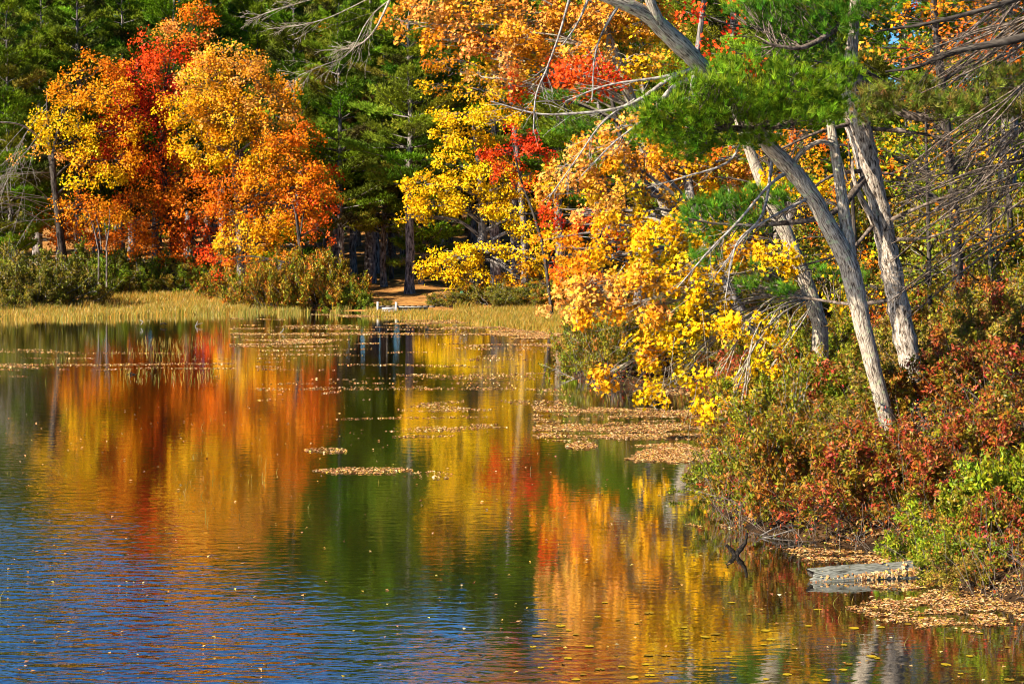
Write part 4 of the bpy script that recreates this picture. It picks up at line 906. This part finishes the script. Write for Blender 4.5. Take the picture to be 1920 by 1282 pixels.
mat_(900, 1066, 612, 640, 22000, .085, .44, .3, .8, FL)
mat_(480, 1070, 650, 760, 14000, .075, .61, .25, 1.2, FL, False)
mat_(0, 440, 655, 720, 12000, .07, .63, .2, 1.0, FL, False)
mat_(1000, 1370, 762, 840, 22000, .062, .5, .4, 1.9, FL, False)
mat_(560, 1020, 735, 845, 14000, .062, .6, .35, 1.6, FL)
mat_(1165, 1390, 838, 874, 9500, .058, .36, .9, 2.2, FL)
mat_(1060, 1120, 830, 842, 300, .08, .2, .5, 1, FL)
mat_(580, 800, 876, 890, 1500, .055, .33, .9, 2.2, FL); mat_(760, 860, 880, 900, 120, .07, .4, .5, 1, FL)
mat_(570, 650, 840, 850, 220, .07, .3, .5, 1, FL)
mat_(1270, 1440, 940, 1012, 4200, .05, .5, .8, 3.0, FL)
mat_(1455, 1800, 1008, 1066, 9000, .05, .42, 1.0, 2.2, FL)
mat_(1540, 2020, 1090, 1195, 13000, .048, .44, .9, 2.4, FL)
mat_(1600, 1750, 1094, 1106, 500, .05, .45, 1, 2, FL)
mat_(1380, 1700, 1100, 1140, 300, .06, .6, 1.5, 2, FL)
mat_(0, 1920, 760, 1282, 650, .05, .0, 1, 1, FL+[(.7, .5, .1)], False)
mat_(1180, 1400, 715, 745, 2200, .09, .42, .5, 1.0, FL)
tag(g.build('floating_leaves', M_FLOAT), 'mats and strings of fallen leaves floating on the dark pond', 'fallen leaves', kind='stuff')

pm = G(); a = np.linspace(.25, 6.03, 14); v = np.concatenate([[[0, 0, 0]], np.stack([np.cos(a), np.sin(a), 0*a+.02], 1)]); pm.add(v, [(0, i, i+1) for i in range(1, 14)], (.5, .34, .015))
pm2 = G(); pm2.add(v, [(0, i, i+1) for i in range(1, 14)], (.3, .18, .015))
pads = []
for k in range(64):
    py = R.uniform(1120, 1275); lo = np.interp(py, [1120, 1200, 1280], [960, 960, 1180]); px = R.uniform(lo, 1900) if k > 14 else R.uniform(940, 1250)
    D = Dw(py); x = (px-960)*D/F
    if sdist(np.array([x]), np.array([D]))[0] > -.3: continue
    first = k % 3
    key = 'a' if first else 'b'
    src = next((o for q, o in pads if q == key), None)
    if src is None:
        o = (pm if first else pm2).build('lily_pad', M_FLOAT)
    else:
        o = src.copy(); COL.objects.link(o)
    s = R.uniform(.028, .06); o.location = (x, D, .006); o.rotation_euler = (R.normal()*.03, R.normal()*.03, R.random()*6.28); o.scale = (s, s, s)
    tag(o, 'small yellowish lily pad floating in the near corner of the pond' if first else 'small brownish lily pad floating in the near corner of the pond', 'lily pad', 'yellowish lily pads' if first else 'brownish lily pads')
    pads.append((key, o))

# ------------------------------------------------------------------ small things
def box(g, c, s, rz=0, ry=0):
    x, y, z = [q/2 for q in s]; v = np.array([(-x, -y, -z), (x, -y, -z), (x, y, -z), (-x, y, -z), (-x, -y, z), (x, -y, z), (x, y, z), (-x, y, z)])
    ca, sa = math.cos(ry), math.sin(ry); v = v@np.array([[ca, 0, -sa], [0, 1, 0], [sa, 0, ca]])
    ca, sa = math.cos(rz), math.sin(rz); v = v@np.array([[ca, sa, 0], [-sa, ca, 0], [0, 0, 1]])+np.array(c)
    g.add(v, [(0, 3, 2, 1), (4, 5, 6, 7), (0, 1, 5, 4), (1, 2, 6, 5), (2, 3, 7, 6), (3, 0, 4, 7)])
# dock
D = 102.6; k = D/F; x0 = (707-960)*k; x1 = (743-960)*k; x2 = (803-960)*k
root = thing('dock', (x0, D, 0), 'low wooden dock with white end boards and two posts on the far shore', 'dock')
off = (x0, D, 0)
g = G(); box(g, ((x0+x1)/2, D, .17), (x1-x0, .06, .13)); box(g, ((x0+x1)/2, D-.015, .03), (x1-x0, .05, .1)); g.build('end_board', M_BOARD, root, off)
for xp, hh_ in ((x0+.04, .52), (x1, .5)):
    g = G(); box(g, (xp, D-.06, hh_/2-.15), (.11, .11, hh_+.3)); g.build('post', M_BOARD, root, off)
g = G()
for i in range(9): box(g, (x0+.1+i*.3+.13, D+.75, .25), (.27, 1.4, .04))
g.build('deck', M_BOARDD, root, off)
g = G(); box(g, ((x1+x2)/2+.03, D+.05, .13), (x2-x1-.1, .06, .2)); g.build('side_board', M_BOARDD, root, off)
g = G(); box(g, ((x1+x2)/2+.03, D+.0, .255), (x2-x1-.1, .12, .03)); g.build('edge_board', M_BOARD, root, off)

# canoe, keel up
D = 111; c = W(938, 537, D); c[2] = hgt(c[0], D)
root = thing('canoe', c, 'green canoe with a pale end lying on the bank behind the yellow maple', 'canoe')
g = G(); g2 = G(); nn = 19; t = np.linspace(-1, 1, nn); Lc = 2.1
ww = .4*(1-np.abs(t)**2.4)**.6+.012; hh_ = .36+.1*np.abs(t)**3; a = np.linspace(0, math.pi, 9)
V = np.stack([np.repeat(t*Lc, 9), (ww[:, None]*np.cos(a)).ravel(), (hh_[:, None]*np.sin(a)**.7).ravel()], 1)
fa = [(i*9+j, (i+1)*9+j, (i+1)*9+j+1, i*9+j+1) for i in range(nn-1) for j in range(8)]
g.add(V, [f for f in fa if f[0]//9 < 15]); g2.add(V*np.array([1.002, 1.01, 1.01]), [f for f in fa if f[0]//9 >= 15])
h_ = g.build('hull', plain('green_hull', (.04, .3, .14)), root, smooth=True); h2 = g2.build('bow', plain('pale_hull', (.62, .55, .58)), root, smooth=True)
g = G(); box(g, (0, 0, .375), (3.2, .04, .04)); g.build('keel', plain('lime_trim', (.45, .6, .04)), root)
root.rotation_euler = (0, 0, .15)

# log in the water
D = 26.6; k = D/F; xa = (1516-960)*k; xb = (1730-960)*k
root = thing('log', (xa, D, 0), 'weathered grey log half sunk beside the leaf mat near the bank', 'log')
g = G(); nk = 60; tt = np.linspace(0, 1, nk); q = np.stack([tt*(xb-xa), tt*.35, -.035+.07*tt], 1)
S_ = 40; a = np.arange(S_)*2*math.pi/S_
edge = .05*np.sin(a*3+1)+.03*np.sin(a*7)+R.normal(size=S_)*.012
rad = (.16+.012*np.sin(tt*6))[:, None]*(1+.05*np.sin(a*4+.8)+.035*np.sin(a*9+tt[:, None]*2.5)+.02*np.sin(a*17+tt[:, None]*4)+.012*R.normal(size=(nk, S_)))
rad = rad*(1-.25*np.exp(-((tt[:, None]-.0)/.03)**2)*(np.sin(a*2.5+1) > .3))
V = q[:, None]+np.stack([edge*np.exp(-np.arange(nk)[:, None]/3.)+.04*np.cos(a-.6)*np.exp(-np.arange(nk)[:, None]/4.), rad*np.cos(a)*1.1, rad*np.sin(a)], -1)
f = [(i*S_+j, i*S_+(j+1) % S_, (i+1)*S_+(j+1) % S_, (i+1)*S_+j) for i in range(nk-1) for j in range(S_)]
bk = np.stack([np.broadcast_to(a*.16, (nk, S_))*1.0, 0*rad, np.broadcast_to(tt[:, None]*(xb-xa), (nk, S_))+a*.12], -1)
g.add(V.reshape(-1, 3), f, None, bk.reshape(-1, 3)); g.build('bark', M_LOG, root, smooth=True)
ge = G(); cc = V[0]; ring2 = q[0]+(cc-q[0])*.7+np.array([.09, 0, 0]); cen = q[0]+np.array([.2, 0, 0])
vv = np.concatenate([cc, ring2, [cen]]); ge.add(vv, [(j, S_+j, S_+(j+1) % S_, (j+1) % S_) for j in range(S_)]); ge.add(vv, [(S_+j, 2*S_, S_+(j+1) % S_) for j in range(S_)])
ge.build('cut_end', M_BARKD, root)
nl_ = 420; t_ = R.random(nl_)**.7; an = np.where(R.random(nl_) < .7, R.uniform(3.25, 4.3, nl_)-.25*(1-t_), R.uniform(1.2, 3.2, nl_)); an = math.pi*2-an
an = np.where(R.random(nl_) < .62, math.pi-R.uniform(.02, .55, nl_)*(.4+.8*t_), R.uniform(1.3, 3.0, nl_))
ok = (R.random(nl_) < np.where(an > 2.6, 1, .22)); t_, an = t_[ok], an[ok]; nl_ = len(t_)
C = np.stack([t_*(xb-xa), t_*.35, -.035+.07*t_], 1)+np.stack([0*an, .182*np.cos(an), .172*np.sin(an)], 1)
nr = unit(np.stack([0*an, np.cos(an), np.sin(an)], 1)+R.normal(size=(nl_, 3))*.25)
lg = G(); leaves(lg, C, nr, .05*R.uniform(.5, 1.2, nl_), pal(FL, nl_, .2)); o = lg.build('leaf_litter', M_FLOAT); o.location = (xa, D, 0); tag(o, 'fallen leaves lying along the half sunk log', 'fallen leaves', kind='stuff')

# forked stick and its friends
def stick(name, label, rows, mat, cat='stick', group=None, twigs=0):
    g = G(); b = W(*rows[0][0][:3]); base = np.array([b[0], b[1], 0])
    for q in rows:
        pp, _ = trunk_px(g, q, 7, 16, .1, .2)
        if twigs: branch_out(g, pp[None], np.full((1, 16), .01), 1, [twigs], .35, rmin=.004, S=3)
    o = g.build(name, mat, None, base); o.location = base; return tag(o, label, cat, group)
D = Dw(1041)
stick('forked_stick', 'black forked stick standing in the water left of the log', [[(1380, 1052, D, 12), (1383, 1036, D, 10), (1394, 1022, D, 8), (1399, 1010, D, 6), (1400, 998, D, 4)], [(1381, 1048, D, 11), (1374, 1034, D, 9), (1362, 1021, D, 6)]], M_WET)
D = Dw(612)
stick('driftwood', 'thin pale snag poking from the water near the dark driftwood lump', [[(264, 609, D, 1.6), (268, 603, D, 2), (262, 600, D, 1.5)]], M_TWIG)
stick('driftwood', 'low dark lump of driftwood before the straw grass', [[(300, 608, D, 2.2), (307, 606, D, 2.2), (313, 608, D, 1.6)]], M_WET)
stick('driftwood', 'pale branched snag poking from the water left of the mixed bushes', [[(366, 612, D, 1.6), (369, 606, D, 1.4), (371, 602, D, 1)], [(368, 610, D, 1.2), (373, 607, D, 1), (380, 606, D, .8)]], M_TWIG)
stick('driftwood', 'pale bent snag in the water in front of the rounded bush', [[(524, 626, Dw(624), 2.5), (530, 620, Dw(624), 2), (532, 615, Dw(624), 1.5)]], M_TWIG)
D = Dw(702)
stick('driftwood', 'dark snag among the reeds on the red reflection', [[(236, 703, D, 1.6), (246, 700, D, 2.2), (260, 704, D, 1.6)], [(245, 702, D, 1.6), (246, 696, D, 2)]], M_WET)
# fallen branch with pale end hanging over the water
stick('fallen_branch', 'dark fallen branch with pale broken end poking from red bushes over the water', [[(1500, 850, 38.5, 12), (1450, 812, 38.8, 10), (1412, 785, 39, 9), (1395, 778, 39, 7)], [(1412, 785, 39, 7), (1395, 795, 39, 6), (1377, 806, 39, 4)]], M_BARK, 'branch')
stick('fallen_branch', 'bundle of bleached twigs lying at the waterline beside the forked stick', [[(1560, 1000, 30.6, 5), (1500, 992, 30.4, 4), (1450, 1004, 30.2, 3), (1422, 1010, 30.1, 2)], [(1540, 990, 30.6, 4), (1470, 985, 30.4, 3), (1425, 1004, 30.2, 2)],
      [(1600, 1000, 30.2, 5), (1575, 1015, 29.8, 4), (1556, 1026, 29.4, 3)], [(1680, 1010, 29.6, 5), (1640, 990, 29.5, 3), (1600, 1012, 29.3, 2)]], M_TWIG, 'branch', None, 6)
stick('fallen_branch', 'pale fallen branch lying level in the shade beyond the marsh grass', [[(1010, 532, 112, 4), (1040, 533, 112, 4), (1075, 530, 112, 3)], [(1015, 545, 112, 3), (1050, 541, 112, 3)]], M_TWIG, 'branch')

# ------------------------------------------------------------------ light, sky, camera
SUN_AZ, SUN_EL = math.radians(239), math.radians(34)     # compass-style: clockwise from +Y; behind the camera, to its left
sd = np.array([math.sin(SUN_AZ)*math.cos(SUN_EL), math.cos(SUN_AZ)*math.cos(SUN_EL), math.sin(SUN_EL)])
w = bpy.data.worlds.new('World'); scene.world = w; w.use_nodes = True; nt = w.node_tree; nt.nodes.clear()
sk = nt.nodes.new('ShaderNodeTexSky'); sk.sky_type = 'NISHITA'; sk.sun_disc = False; sk.sun_elevation = SUN_EL; sk.sun_rotation = SUN_AZ
sk.air_density = 1.0; sk.dust_density = 0; sk.ozone_density = 3.0
bg = nt.nodes.new('ShaderNodeBackground'); bg.inputs['Strength'].default_value = .066
ou = nt.nodes.new('ShaderNodeOutputWorld'); tn = nt.nodes.new('ShaderNodeVectorMath'); tn.operation = 'MULTIPLY'
# deep clear autumn sky: paler towards the horizon, dark blue overhead
tcw = nt.nodes.new('ShaderNodeTexCoord'); sw = nt.nodes.new('ShaderNodeSeparateXYZ'); nt.links.new(tcw.outputs['Generated'], sw.inputs[0])
mw = nt.nodes.new('ShaderNodeMapRange'); mw.interpolation_type = 'SMOOTHSTEP'; mw.inputs['From Min'].default_value = .3; mw.inputs['From Max'].default_value = .65; nt.links.new(sw.outputs['Z'], mw.inputs['Value'])
mc = nt.nodes.new('ShaderNodeMixRGB'); mc.inputs['Color1'].default_value = (.34, .72, 1.1, 1); mc.inputs['Color2'].default_value = (.1, .21, .34, 1); nt.links.new(mw.outputs[0], mc.inputs['Fac'])
nt.links.new(sk.outputs[0], tn.inputs[0]); nt.links.new(mc.outputs[0], tn.inputs[1]); nt.links.new(tn.outputs[0], bg.inputs['Color']); nt.links.new(bg.outputs[0], ou.inputs['Surface'])
from mathutils import Vector
ld = bpy.data.lights.new('sun', 'SUN'); ld.energy = 5.0; ld.angle = math.radians(.53); ld.color = (1, .9, .74)
lo = bpy.data.objects.new('sun', ld); COL.objects.link(lo); lo.rotation_euler = Vector([-float(q) for q in sd]).to_track_quat('-Z', 'Y').to_euler()
cd = bpy.data.cameras.new('camera'); cd.sensor_width = 36; cd.lens = F/1920*36; cd.shift_y = -(641-HY)/1920; cd.clip_end = 6000; cd.clip_start = .1
co = bpy.data.objects.new('camera', cd); COL.objects.link(co); co.location = (0, 0, H0); co.rotation_euler = (math.radians(90), 0, 0); scene.camera = co
vs = scene.view_settings; vs.view_transform = 'Standard'; vs.look = 'None'; vs.exposure = 1.15; vs.gamma = 1
cy = scene.cycles; cy.max_bounces = 5; cy.diffuse_bounces = 1; cy.filter_width = 1.0; cy.glossy_bounces = 3; cy.transmission_bounces = 3; cy.transparent_max_bounces = 4
cy.use_denoising = True
